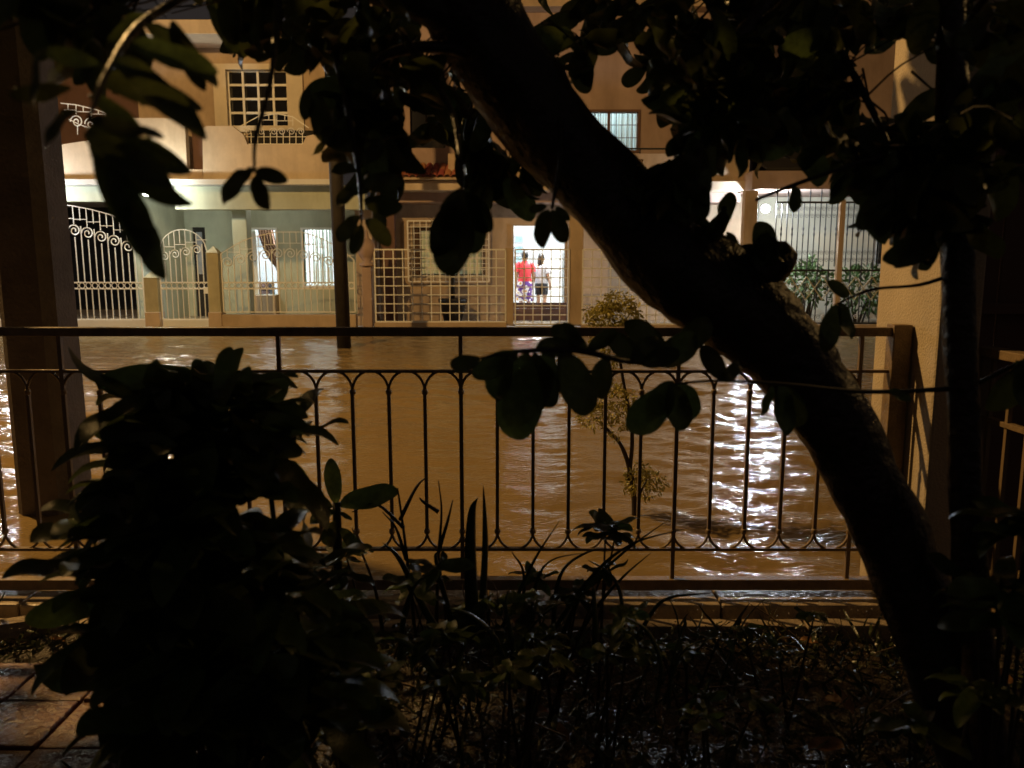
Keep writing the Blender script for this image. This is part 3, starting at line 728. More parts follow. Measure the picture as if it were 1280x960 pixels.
MB().box(xm0, xm1, MY-1.2, MY+3, -.3, .03).build('porch_floor', M_KERB, H2)
for k in range(3): MB().box(d2[0]-.05, d2[1]+.05, MY-.06, MY-.033, .032+k*(zbd-.03)/3, .028+(k+1)*(zbd-.03)/3).build('flood_board', M_BROWNW, H2, bevel=.006)
for a, b in ((d2[0]-.06, d2[0]), (d2[1], d2[1]+.06)): MB().box(a, b, MY-.03, MY+.2, d2[2], d2[3]+.05).build('door_jamb', M_CREAM2, H2)
MB().box(d2[1]+.062, d2[1]+.10, MY-.05, MY+.02, d2[2], d2[3]).build('door_trim', M_WHITEM, H2)
zf2 = .05
room(H2, d2[0]-.9, d2[1]+.7, zf2, 3.0, MY+.23, MY+4.6, M_ROOM, 460, (.80, .91, 1.), (d2[0]+d2[1])/2)
MB().box(d2[0]-.9, w2[1]+.3, MY+.24, MY+.3, .05, 3).build('inner_wall', M_ROOM, H2) if False else None
# furniture seen through the door
q = W(687, 340, MY+4.2); t = thing('refrigerator', 'tall white refrigerator inside the lit doorway', 'refrigerator', (q.x, q.y, zf2))
MB().box(q.x-.3, q.x+.34, q.y-.3, q.y+.3, zf2+.03, zf2+1.75).build('body', M_WHITEM, t, bevel=.02)
MB().box(q.x-.3, q.x+.34, q.y-.34, q.y-.305, zf2+.06, zf2+1.15).build('door', M_WHITEM, t, bevel=.01)
MB().box(q.x-.3, q.x+.34, q.y-.34, q.y-.305, zf2+1.17, zf2+1.74).build('freezer_door', M_WHITEM, t, bevel=.01)
bar('handle', t, M_ALU, (q.x+.28, q.y-.36, zf2+.7), (q.x+.28, q.y-.36, zf2+1.1), .025)
for i in range(3):
    q = W(648, 299+i*13, MY+4.55); t = thing('picture_frame', ['blue framed picture hung highest on the lit wall behind the red shirt', 'blue framed picture hung in the middle on the wall behind the red shirt', 'blue framed picture hung lowest on the wall behind the red shirt'][i], 'picture', q)
    MB().box(q.x-.12, q.x+.14, q.y-.02, q.y, q.z-.11, q.z+.11).build('frame', M_ALU, t, bevel=.004); MB().box(q.x-.09, q.x+.11, q.y-.026, q.y-.021, q.z-.08, q.z+.08).build('picture', mat('pale_blue_print', (.30, .5, .56), .5, .3, 9), t)
# window with grid grille and pale curtain
win = MB().wall(w2[0]-.06, w2[1]+.06, w2[2]-.06, w2[3]+.06, MY-.02, MY+.1, [w2]).build('window', M_CREAM, H2)
MB().box(w2[0], w2[1], MY+.15, MY+.16, w2[2], w2[3]).build('pane', mat('dim_pane', (.10, .06, .04), .2, .2, 2, spec=.5), win)
curtain(win, w2[0]+.2, w2[1]-.08, w2[2]+.06, w2[3]-.1, MY+.09, mat('faded_green_curtain', (.62, .66, .47), .8, .08, 4, emit=.05, ecol=(.7, .8, .5)), 9, .02)  # cloth emits a faint glow of its own in place of room light
gx0, gx1, gz0, gz1 = wx(510, MY-.15, 315), wx(611, MY-.15, 315), wz(352, MY-.15), wz(276, MY-.15)
t = thing('window_grille', 'cream square grid grille over the window of the tan house', 'window grille', ((gx0+gx1)/2, MY-.15, gz0))
for k in range(14): bar('bar', t, M_WHITEM, (gx0+(gx1-gx0)*k/13, MY-.15, gz0), (gx0+(gx1-gx0)*k/13, MY-.15, gz1), .016 if 0 < k < 13 else .03)
for k in range(11): bar('bar', t, M_WHITEM, (gx0, MY-.135, gz0+(gz1-gz0)*k/10), (gx1, MY-.135, gz0+(gz1-gz0)*k/10), .016 if 0 < k < 10 else .03)
# columns
pbox('column', H2, M_BROWNW, 478, 494, 262, 405, MY-.6, MY-.35, 330, .01)  # maroon box painting in the strip of column shadow
pbox('column', H2, M_CREAM2, 711, 729, 240, 406, BY+.02, BY+.28, 330, .01)
pbox('column', H2, M_CREAM2, 631, 642, 310, 406, BY+.0, BY+.22, 330, .01)
# upper floor
wu = (wx(737, U2, 165), wx(797, U2, 165), wz(188, U2), wz(140, U2))
MB().wall(wx(462, U2, 150), wx(935, U2, 150), zs1, wz(15, U2), U2, U2+.2, [wu, (wx(512, U2, 130), wx(556, U2, 130), wz(185, U2), wz(112, U2))]).build('upper_wall', M_PINK, H2)
MB().box(wx(455, U2-.3, 10), wx(940, U2-.3, 10), U2-.4, 24, wz(15, U2), wz(0, U2)).build('roof_slab', M_CREAM2, H2, bevel=.01)
MB().box(wx(512, U2, 130), wx(556, U2, 130), U2+.12, U2+.15, wz(185, U2), wz(112, U2)).build('balcony_door', M_BLACKG, H2)
room(H2, wu[0]-.3, wu[1]+.3, wu[2]-.6, wu[3]+.5, U2+.21, U2+2.4, M_ROOM, 34, (.62, .86, 1.))
win = MB().wall(wu[0]-.05, wu[1]+.05, wu[2]-.05, wu[3]+.05, U2-.03, U2+.08, [(wu[0], wu[1], wu[2], wu[3])]).build('upper_window', M_BROWNW, H2)
bar('mullion', win, M_BROWNW, (wx(761, U2, 165), U2+.04, wu[2]), (wx(761, U2, 165), U2+.04, wu[3]), .06)
for k in (1, 2): bar('window_bar', win, M_BROWNW, (wu[0], U2+.02, wu[2]+(wu[3]-wu[2])*k/3), (wu[1], U2+.02, wu[2]+(wu[3]-wu[2])*k/3), .014)
for k in range(1, 9): bar('window_bar', win, M_BROWNW, (wu[0]+(wu[1]-wu[0])*k/9, U2+.0, wu[2]), (wu[0]+(wu[1]-wu[0])*k/9, U2+.0, wu[3]), .012)
curtain(win, wu[0]-.05, wu[1]+.05, wu[2]-.1, wu[3]+.1, U2+.3, M_CURT, 12, .04)
m_ = MB().wall(wx(560, SY+.1, 205), wx(937, SY+.1, 205), zs1+.002, wz(192, SY+.1), SY+.1, SY+.25, [(wx(796, SY+.1, 203), wx(804, SY+.1, 203), wz(208, SY+.1), wz(199, SY+.1))])
m_.build('parapet', M_CREAM2, H2)
bar('parapet_rail', H2, M_IRON, (wx(742, SY+.17, 186), SY+.17, wz(186, SY+.17)), (wx(937, SY+.17, 186), SY+.17, wz(186, SY+.17)), .035)
for px_ in (760, 800, 840, 880, 920): bar('rail_stud', H2, M_IRON, (wx(px_, SY+.17, 190), SY+.17, wz(192.5, SY+.17)), (wx(px_, SY+.17, 190), SY+.17, wz(186, SY+.17)), .025)
# clay tile eave
aw = MB().prism([(0, 0), (1, 0), (1, .03), (0, .03)], 0, 1)
tl = MB()
for s_ in range(7):
    a0, a1 = math.pi*s_/7, math.pi*(s_+1)/7
ring = [(math.cos(math.pi*k/7)*.075, math.sin(math.pi*k/7)*.065) for k in range(8)]
tl.v = [(x, 0, z) for x, z in ring] + [(x*.9, .42, z+.17) for x, z in ring] + [(x*.82, 0, z*.8) for x, z in ring]
tl.f = [(k, k+1, 9+k, 8+k) for k in range(7)] + [(k+1, k, 16+k, 17+k) for k in range(7)]
tl = tl.mesh('roof_tile', M_TILE, True)
ev = MB().prism([(wx(488, SY-.2, 220), wz(226, SY)+.01), (wx(645, SY-.2, 220), wz(226, SY)+.01), (wx(645, SY-.2, 220), wz(226, SY)+.06), (wx(488, SY-.2, 220), wz(226, SY)+.06)], SY-.18, SY+.3).build('eave', M_CREAM2, H2)
k = 0; x = wx(490, SY-.2, 220)
while x < wx(643, SY-.2, 220):
    inst('roof_tile', tl, ev, (x, SY-.24, wz(226, SY)+.06)); inst('roof_tile', tl, ev, (x, SY+.12, wz(226, SY)+.22)); x += .15
# white grid railings in front
def grid(px0, px1, py0, py1, Y, nx_, nz_, label, name='grid_railing', cat='railing', base=True):
    x0, x1, z0, z1 = wx(px0, Y, 360), wx(px1, Y, 360), wz(py1, Y), wz(py0, Y)
    t = thing(name, label, cat, ((x0+x1)/2, Y, -.02))
    for k in range(nx_+1): bar('bar', t, M_WHITEM, (x0+(x1-x0)*k/nx_, Y, z0), (x0+(x1-x0)*k/nx_, Y, z1), .021 if 0 < k < nx_ else .03)
    for k in range(nz_+1): bar('bar', t, M_WHITEM, (x0, Y-.014, z0+(z1-z0)*k/nz_), (x1, Y-.014, z0+(z1-z0)*k/nz_), .021 if 0 < k < nz_ else .03)
    if base: MB().box(x0-.02, x1+.02, Y-.06, Y+.1, -.4, z0-.015).build('base_wall', M_CREAM2, t, bevel=.008)
    return t
grid(469, 632, 312, 402, BY, 14, 8, 'long white grid railing before the grilled window of the tan house')
t = grid(644, 711, 312, 405, BY, 6, 8, 'white grid door standing before the lit doorway', 'grid_gate', 'gate', False)
MB().box(wx(644, BY, 400), wx(711, BY, 400), BY-.05, BY+.06, -.4, wz(407, BY)).build('sill', M_WHITEP, t)
grid(728, 936, 312, 405, BY, 18, 8, 'white grid railing behind the yellow green sapling')
# lantern column between the two houses
t = thing('lantern_column', 'grey column with a globe shaped finial between the cream and tan houses', 'column', (wx(458, BY), BY, -.02))
q = W(458, 333, BY)
MB().box(q.x-.10, q.x+.10, BY-.02, BY+.2, -.4, q.z).build('shaft', M_PINK, t, bevel=.01)
MB().lathe((q.x, BY+.09, q.z+.001), [(.16, 0), (.17, .05), (.08, .1), (.15, .2), (.21, .32), (.2, .45), (.12, .55), (.05, .6), (.04, .72), (.01, .78)], 14).build('finial', M_PINK, t, True)
# potted plant on the porch
q = Vector((wx(566, 18.6, 395), 18.6, .03)); t = thing('potted_palm', 'dark potted palm on the porch behind the grid railing', 'plant', q)
MB().lathe(q, [(.2, 0), (.3, .45), (.33, .47), (.33, .55), (.29, .55)], 14).build('pot', M_CLAY, t, True)
LS_PALM = [leaf_mesh('leaf', mat('palm_leaf', (.03, .045, .02), .4, .3, 9), .07, d_, .1, .6) for d_ in (.2, .6, .9)]
MB().tube([q+Vector((0, 0, .4)), q+Vector((.02, 0, 1.2)), q+Vector((-.06, 0, 2.0))], [.05, .04, .03], 7).build('stem', M_TWIG, t, True)
for k in range(22):
    a = k*2.4; d_ = Vector((math.cos(a), math.sin(a)*.7, random.uniform(.2, 1.2)))
    link(bpy.data.objects.new('leaf', LS_PALM[k % 3]), t, leafmat(q+Vector((-.06, 0, 1.95+.004*k)), d_, random.uniform(.45, .75), (0, 0, 1)))

# ================================================================== RIGHT HOUSE
H3 = thing('house', 'white walled house behind the tall black spiked fence', 'house', (7, 19.6, -.02))
RY = 19.5
xr0, xr1 = wx(945, RY, 330), wx(1500, RY, 330)
zc0, zc1 = wz(238, BY+.4), wz(215, BY+.4)
MB().wall(xr0, xr1, -.02, zc0+.1, RY, RY+.2, [(wx(1094, RY, 300), wx(1128, RY, 300), wz(330, RY), wz(262, RY))]).build('wall', mat('ivory_plaster', (.52, .49, .38), .65, .08, 1.5, .1, 20, grime=.35), H3)
MB().box(wx(1094, RY, 300), wx(1128, RY, 300), RY+.1, RY+.12, wz(330, RY), wz(262, RY)).build('window', M_BLACKG, H3)
for k in range(4): bar('window_bar', H3, M_WHITEM, (wx(1096+k*10, RY, 300), RY+.03, wz(330, RY)), (wx(1096+k*10, RY, 300), RY+.03, wz(262, RY)), .03)
bar('window_bar', H3, M_WHITEM, (wx(1094, RY, 300), RY+.05, wz(292, RY)), (wx(1128, RY, 300), RY+.05, wz(292, RY)), .05)
MB().box(wx(936, BY+.4, 226), wx(1500, BY+.4, 226), BY+.14, 25, zc0, zc1).build('porch_slab', M_PINK, H3, bevel=.01)
MB().box(xr0, xr1, BY+.3, RY+.1, -.3, .02).build('porch_floor', M_KERB, H3)
pbox('column', H3, M_CREAM2, 928, 944, 238, 408, BY+.17, BY+.4, 330, .01)
MB().wall(wx(945, 20.4, 100), wx(1500, 20.4, 100), zc1, wz(-140, 20.4), 20.4, 20.6, [(wx(1000, 20.4, 110), wx(1060, 20.4, 110), wz(170, 20.4), wz(80, 20.4))]).build('upper_wall', M_PINK, H3)
MB().box(wx(1000, 20.4, 110), wx(1060, 20.4, 110), 20.5, 20.53, wz(170, 20.4), wz(80, 20.4)).build('upper_window', M_BLACKG, H3)
# sloping dark awning above the slab
aw = MB(); x0, x1 = wx(950, 18, 200), wx(1500, 18, 200)
aw.v = [(x0, BY+.2, zc1+.02), (x1, BY+.2, zc1+.02), (x1, 20.39, zc1+.95), (x0, 20.39, zc1+.95), (x0, BY+.2, zc1+.07), (x1, BY+.2, zc1+.07), (x1, 20.39, zc1+1.0), (x0, 20.39, zc1+1.0)]
aw.f = [(0,1,2,3), (7,6,5,4), (0,4,5,1), (2,6,7,3), (0,3,7,4), (1,5,6,2)]
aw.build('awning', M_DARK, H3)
# tall black spiked fence
t = thing('spiked_fence', 'tall black spiked fence with scrollwork before the white wall', 'fence', (wx(1030, BY), BY, -.02))
fx0, fx1 = wx(968, BY, 320), wx(1290, BY, 320)
zt, zb2 = wz(253, BY), wz(404, BY)
n = 47
spear = MB().lathe((0, 0, 0), [(.011, 0), (.022, .05), (.001, .16)], 4).mesh('spear', M_IRON)
ztip = wz(243, BY)
for k in range(n+1):
    x = fx0+(fx1-fx0)*k/n
    if k % 2 == 0:
        bar('bar', t, M_IRON, (x, BY, zb2), (x, BY, ztip), .02); inst('spear', spear, t, (x, BY, ztip-.02))
        for z_ in (wz(322, BY), wz(345, BY)): pass
    else:
        bar('drop_bar', t, M_IRON, (x, BY, wz(283, BY)), (x, BY, zt), .018); inst('spear', spear, t, (x, BY, wz(283, BY)), 1., Matrix.Rotation(math.pi, 3, 'X'))
        bar('drop_bar', t, M_IRON, (x, BY, wz(333, BY)), (x, BY, wz(296, BY)), .018); inst('spear', spear, t, (x, BY, wz(296, BY)))
    if k < n:
        xm = x+(fx1-fx0)/n/2
        for z_ in (261, 270): inst('scroll', SPIR_B, t, (xm, BY, wz(z_, BY)), .05)
        for z_ in (316, 325): inst('scroll', SPIR_B, t, (xm, BY, wz(z_, BY)), .05)
        for z_ in (357, 366, 396): inst('scroll', SPIR_B if k % 3 else SPIR_W, t, (xm, BY-.01, wz(z_, BY)), .055)
for z_ in (zt, wz(338, BY), zb2): bar('rail', t, M_IRON, (fx0, BY-.005, z_), (fx1, BY-.005, z_), .04)
for k in range(0, n, 3):     # crossed lower work
    x = fx0+(fx1-fx0)*k/n; x2 = fx0+(fx1-fx0)*min(k+3, n)/n
    bar('cross_bar', t, M_OLIVE, (x, BY-.02, wz(375, BY)), (x2, BY-.02, wz(346, BY)), .02); bar('cross_bar', t, M_OLIVE, (x, BY-.035, wz(346, BY)), (x2, BY-.035, wz(375, BY)), .02)
bar('post', t, M_CREAM2, (wx(1046, BY, 350), BY-.05, -.1), (wx(1046, BY, 350), BY-.05, wz(250, BY)), .11)
bar('post', t, M_CREAM2, (wx(1104, BY, 350), BY-.05, -.1), (wx(1104, BY, 350), BY-.05, wz(345, BY)), .07)
MB().box(fx0, fx1, BY-.06, BY+.09, -.4, zb2-.02).build('base_wall', M_CREAM2, t, bevel=.01)
wall_lamp('floodlight', W(957, 261, BY+.36), 'dazzling white lamp mounted on the column beside the spiked fence', 400, (.80, .90, 1.), (.085, .085, .085))
lamp('porch_bounce', (0, 0, 0), 0, (1, 1, 1), .1) if False else None

# shrubs behind the spiked fence
def shrub(name, label, c, rx, rz, n, L, m, group=None, ry=None):
    t = thing(name, label, 'shrub', (c[0], c[1], -.02), group); ms = []
    ls = leafset(m, .4)
    st = MB()
    for k in range(5): st.tube([(c[0]+random.uniform(-.1, .1), c[1], -.02), (c[0]+random.uniform(-rx, rx)*.5, c[1]+random.uniform(-.2, .2), c[2])], [.025, .012], 5)
    st.build('stem', M_TWIG, t)
    for k in range(n):
        d = rv().normalized(); r_ = random.random()**.4
        p = Vector((c[0]+d.x*rx*r_, c[1]+d.y*(ry or rx)*r_, c[2]+d.z*rz*r_))
        ms.append(leafmat(p, d+rv(.5)+Vector((0, 0, -.2)), L*random.uniform(.6, 1.3)))
    bake(ms, ls, 'crown', m, t); return t
M_SHR = mat('porch_shrub_leaf', (.07, .12, .04), .45, .35, 9, transl=.2)
for i, (px_, py_, rx_, rz_) in enumerate(((1010, 352, .42, .5), (1075, 362, .75, .55))):
    c_ = W(px_, py_, BY+.85); shrub('shrub', ['loose green shrub behind the spiked fence beside the floodlight', 'dense green shrub behind the spiked fence beside the pier'][i], (c_.x, c_.y, c_.z), rx_, rz_, 420, .16, M_SHR)

# ================================================================== PEOPLE IN THE DOORWAY
def person(x, y, z, h, turn, label, shirt_m, lower_m, lower_len, hair_long=False, arm=(0, 0)):
    k = h/1.7
    t = thing('person', label, 'person', (x, y, z))
    ca, sa = math.cos(turn), math.sin(turn)
    def P(a, b, c): return (x+(a*ca-b*sa)*k, y+(a*sa+b*ca)*k, z+c*k)
    V, E, Rr = [], [], []
    def add(p, r, par=None):
        V.append(P(*p)); Rr.append((r[0]*k, r[1]*k) if hasattr(r, '__len__') else (r*k, r*k))
        if par is not None: E.append((par, len(V)-1))
        return len(V)-1
    pel = add((0, 0, .95), (.15, .11)); ab = add((0, 0, 1.1), (.13, .10), pel); ch = add((0, 0, 1.28), (.16, .11), ab)
    sh = add((0, 0, 1.40), (.12, .08), ch); nk = add((0, .01, 1.47), .052, sh); ja = add((0, -.005, 1.54), (.07, .08), nk); hd = add((0, 0, 1.60), (.08, .098), ja); tp_ = add((0, .01, 1.67), (.06, .07), hd)
    nose = add((0, -.10, 1.575), .014, hd)
    for s in (-1, 1):
        ear = add((s*.082, .01, 1.575), .016, hd)
        s1 = add((s*.17, 0, 1.37), .055, sh); el = add((s*(.22+arm[0]), .03, 1.10), .042, s1); wr = add((s*(.22+arm[0]*.4), -.06-arm[1], .88+arm[1]), .028, el)
        pm = add((s*.225, -.075-arm[1], .81+arm[1]), (.018, .038), wr)
        for f in range(4):
            a_ = add((s*(.215+.004*f), -.05-.018*f-arm[1]+.02, .755+arm[1]), .009, pm); add((s*(.205), -.05-.018*f-arm[1]+.015, .715+.008*abs(f-1.5)+arm[1]), .008, a_)
        th = add((s*.205, -.125-arm[1], .80+arm[1]), .010, pm); add((s*.195, -.135-arm[1], .765+arm[1]), .009, th)
        hp = add((s*.09, 0, .88), .088, pel); kn = add((s*.10, -.015, .50), .058, hp); cf = add((s*.10, .01, .36), .055, kn); an = add((s*.10, .02, .08), .038, cf)
        ft = add((s*.105, -.06, .035), (.04, .033), an); add((s*.11, -.15, .025), (.035, .022), ft)
    me = bpy.data.meshes.new('body'); me.from_pydata(V, E, []); me.materials.append(M_SKIN)
    o = link(bpy.data.objects.new('body', me), t)
    md = o.modifiers.new('skin', 'SKIN'); md.use_smooth_shade = True
    for i, sv in enumerate(me.skin_vertices[0].data): sv.radius = Rr[i]; sv.use_root = (i == 0)
    sd = o.modifiers.new('sub', 'SUBSURF'); sd.levels = 2; sd.render_levels = 2
    def loft(rings, m, name):
        b = MB(); n = 16
        for (cx, cy, cz, rx, ry) in rings:
            for j in range(n):
                a = 2*math.pi*j/n; b.v.append(P(cx+rx*math.cos(a), cy+ry*math.sin(a)*(1+.04*math.sin(5*a)), cz))
        for r_ in range(len(rings)-1):
            for j in range(n):
                a, c2 = r_*n+j, r_*n+(j+1) % n; b.f.append((a, c2, c2+n, a+n))
        return b.build(name, m, t, True)
    sh_ = loft([(0, 0, .86, .19, .135), (0, 0, .95, .185, .14), (0, 0, 1.1, .17, .13), (0, 0, 1.28, .19, .135), (0, 0, 1.37, .185, .115), (0, 0, 1.43, .12, .09), (0, .01, 1.465, .065, .065)], shirt_m, 'shirt')
    for s in (-1, 1):
        b = MB().tube([P(s*.12, 0, 1.385), P(s*.185, 0, 1.35), P(s*(.215+arm[0]*.5), .015, 1.18)], [.075*k, .08*k, .078*k], 12, cap=False); b.build('sleeve', shirt_m, sh_, True)
    if lower_len == 'skirt': loft([(0, 0, .98, .165, .125), (0, 0, .9, .20, .15), (0, 0, .7, .225, .17), (0, 0, .42, .25, .19)], lower_m, 'skirt')
    else:
        so = loft([(0, 0, .98, .165, .125), (0, 0, .9, .19, .14), (0, 0, .82, .195, .135)], lower_m, 'shorts')
        for s in (-1, 1): MB().tube([P(s*.088, 0, .86), P(s*.098, -.005, .6)], [.107*k, .095*k], 12, cap=False).build('short_leg', lower_m, so, True)
    hb = MB().ell(P(0, .022, 1.62), (.093*k, .105*k, .115*k), 14, 10)
    if hair_long: hb.ell(P(0, .07, 1.5), (.085*k, .05*k, .16*k), 12, 8)
    hb.build('hair', M_HAIR, t, True)
py_ = MY + .95
p_ = W(656, 350, py_); person(p_.x, py_, zf2, 1.62, math.pi+.15, 'person in a red shirt and flower print skirt seen from behind in the doorway', M_RED, M_FLOWER, 'skirt')
p_ = W(677, 350, py_+.25); person(p_.x, py_+.25, zf2, 1.56, math.pi-.5, 'person in a grey shirt and black shorts standing beside the red shirt', M_GREY, M_BLACKC, 'shorts', True)

# ================================================================== SAPLING IN THE WATER
t = thing('sapling', 'young yellow green feathery sapling standing in the flood water', 'tree', G(793, 645, WATER))
b_ = G(793, 645, WATER); SYp = b_.y
def sp_(px, py, dy=0): return W(px, py, SYp+dy)
st = MB().tube(smooth_path([b_+Vector((0, 0, -.4)), b_, sp_(790, 600), sp_(778, 560), sp_(762, 540), sp_(745, 522)], 5), [.02, .018, .017, .014, .012, .01, .008][:1]*1 if False else lerp_list([.019, .017, .014, .010, .007], 26), 8, wob=.15)
st.build('trunk', M_TWIG, t, True)
MB().tube(smooth_path([sp_(786, 600), sp_(790, 540), sp_(778, 470), sp_(768, 400)], 5), lerp_list([.014, .011, .006], 16), 7, wob=.15).build('branch', M_TWIG, t, True)
MB().tube([sp_(793, 630), sp_(806, 605), sp_(812, 590)], [.008, .006, .003], 6).build('branch', M_TWIG, t, True)
ms = []
for px_, py_, rx, ry, n in ((772, 376, 18, 12, 160), (745, 395, 14, 10, 90), (770, 390, 30, 20, 460), (757, 408, 24, 20, 280), (790, 420, 26, 22, 220), (765, 440, 22, 18, 150), (760, 500, 34, 26, 460), (738, 520, 18, 14, 120), (772, 530, 16, 16, 120), (806, 604, 24, 18, 300), (795, 590, 14, 10, 80)):
    for k in range(n):
        a = random.random()*6.28; r_ = random.random()**.5
        p = sp_(px_+rx*r_*math.cos(a), py_+ry*r_*math.sin(a), random.gauss(0, .06))
        out_ = Vector((math.cos(a)*.45, random.gauss(0, .5), -math.sin(a)*.3-.45))
        p += Vector((0, 0, .05*noise.noise(p*14))) + Vector((.04*noise.noise(p*11+Vector((5, 0, 0))), 0, 0))
        ms.append(leafmat(p, out_+rv(.6), random.uniform(.016, .046)))
bake(ms, [leaf_mesh('leaf', M_THUJA, .4, .2, .1, .7)], 'crown', M_THUJA, t)

# ================================================================== THE TREE
tree = thing('garden_tree', 'dark leaning tree with a thick diagonal trunk and broad drooping leaves', 'tree', (1.05, 1.75, -.1))
TR = [(1262, 1120, 1.72), (1225, 960, 1.75), (1186, 850, 1.78), (1148, 750, 1.80), (1106, 650, 1.82), (1060, 560, 1.83), (1010, 480, 1.84), (955, 410, 1.84), (900, 368, 1.84), (830, 322, 1.83), (765, 250, 1.82), (700, 175, 1.80), (640, 95, 1.79), (590, 20, 1.78), (545, -60, 1.76), (500, -150, 1.74), (450, -260, 1.7)]
TRAD = [52, 50, 49, 48, 47, 47, 50, 58, 62, 58, 54, 54, 56, 56, 52, 46, 40]
tp_ = smooth_path([W(*p) for p in TR], 5)
trr = lerp_list([r_/1000*p[2]*.97 for r_, p in zip(TRAD, TR)], len(tp_))
MB().tube(tp_, trr, 26, wob=.13).build('trunk', M_BARK, tree, True)
BR = []     # (start index data) branches: pixel path with distance, radii in mm
def branch(path, rad, name='branch', n=8, wob=.2):
    pts = smooth_path([W(*p) for p in path], 5)
    rr = lerp_list([r_/1000 for r_ in rad], len(pts))
    BR.append(pts); return MB().tube(pts, rr, n, wob=wob).build(name, M_BARK, tree, True)
branch([(900, 350, 1.84), (945, 338, 1.83), (975, 322, 1.82), (990, 310, 1.81)], [70, 60, 46, 22], n=12)
branch([(870, 335, 1.84), (886, 305, 1.83), (900, 285, 1.80), (905, 260, 1.76)], [30, 18, 10, 6])
branch([(940, 335, 1.84), (958, 310, 1.8), (968, 298, 1.78)], [30, 14, 5])
branch([(620, 60, 1.78), (520, 0, 1.7), (400, -30, 1.55), (250, -40, 1.35), (90, -30, 1.15)], [50, 38, 28, 20, 12])
branch([(830, 300, 1.82), (868, 170, 1.85), (930, 40, 1.9), (1020, -60, 2.0)], [36, 26, 22, 18])
branch([(640, 90, 1.78), (560, 60, 1.72), (480, 70, 1.65), (430, 130, 1.6)], [24, 14, 9, 5])
branch([(895, 400, 1.84), (850, 445, 1.72), (790, 452, 1.6), (720, 438, 1.5), (640, 440, 1.42), (600, 448, 1.38)], [18, 9, 7, 6, 4, 2])
branch([(500, 40, 1.65), (560, 130, 1.5), (575, 200, 1.4), (578, 245, 1.35)], [9, 6, 4, 3])
branch([(700, 130, 1.75), (700, 200, 1.6), (690, 260, 1.5)], [8, 5, 3])
branch([(1000, -20, 1.95), (1060, 80, 1.85), (1110, 180, 1.75), (1130, 240, 1.7)], [14, 9, 6, 3])
branch([(900, 90, 1.87), (880, 160, 1.7), (870, 230, 1.6)], [10, 6, 3])
branch([(300, -40, 1.4), (190, 20, 1.0), (140, 80, .85), (110, 150, .8)], [8, 5, 4, 2])
branch([(350, -35, 1.5), (340, 90, 1.2), (320, 170, 1.05), (318, 215, 1.0)], [7, 4, 3, 2])
branch([(420, 60, 1.6), (440, 160, 1.5), (450, 230, 1.45), (452, 280, 1.42)], [9, 6, 4, 2])
# slender second stem of the tree on the right with its side twigs
th = thing('slender_tree', 'slender dark tree stem rising beside the cream pier', 'tree', (1.0, 1.65, -.1))
pts = smooth_path([W(*p) for p in ((1262, 1080, 1.66), (1232, 900, 1.66), (1212, 700, 1.67), (1203, 500, 1.68), (1196, 300, 1.68), (1190, 100, 1.68), (1186, -60, 1.67), (1190, -260, 1.6))], 6)
MB().tube(pts, lerp_list([.042, .040, .036, .033, .032, .03, .028, .02], len(pts)), 12, wob=.14).build('trunk', M_BARK, th, True)
def hbranch(path, rad):
    p = smooth_path([W(*q) for q in path], 5); MB().tube(p, lerp_list([r_/1000 for r_ in rad], len(p)), 7, wob=.15).build('branch', M_TWIG, th, True)
hbranch([(1203, 485, 1.68), (1130, 489, 1.68), (1070, 489, 1.66), (980, 480, 1.6), (900, 476, 1.55), (838, 480, 1.5)], [6, 5, 5, 4, 3, 2])
hbranch([(1203, 490, 1.68), (1240, 470, 1.66), (1290, 446, 1.62), (1340, 420, 1.6)], [6, 5, 4, 4])
hbranch([(1192, 170, 1.68), (1130, 190, 1.66), (1060, 208, 1.62), (990, 232, 1.6), (945, 250, 1.58)], [7, 6, 5, 4, 3])
hbranch([(1199, 340, 1.68), (1150, 356, 1.69), (1090, 362, 1.7), (1046, 380, 1.7)], [5, 4, 3, 2])
hbranch([(1190, 60, 1.68), (1230, 0, 1.5), (1290, -60, 1.4)], [9, 7, 5])

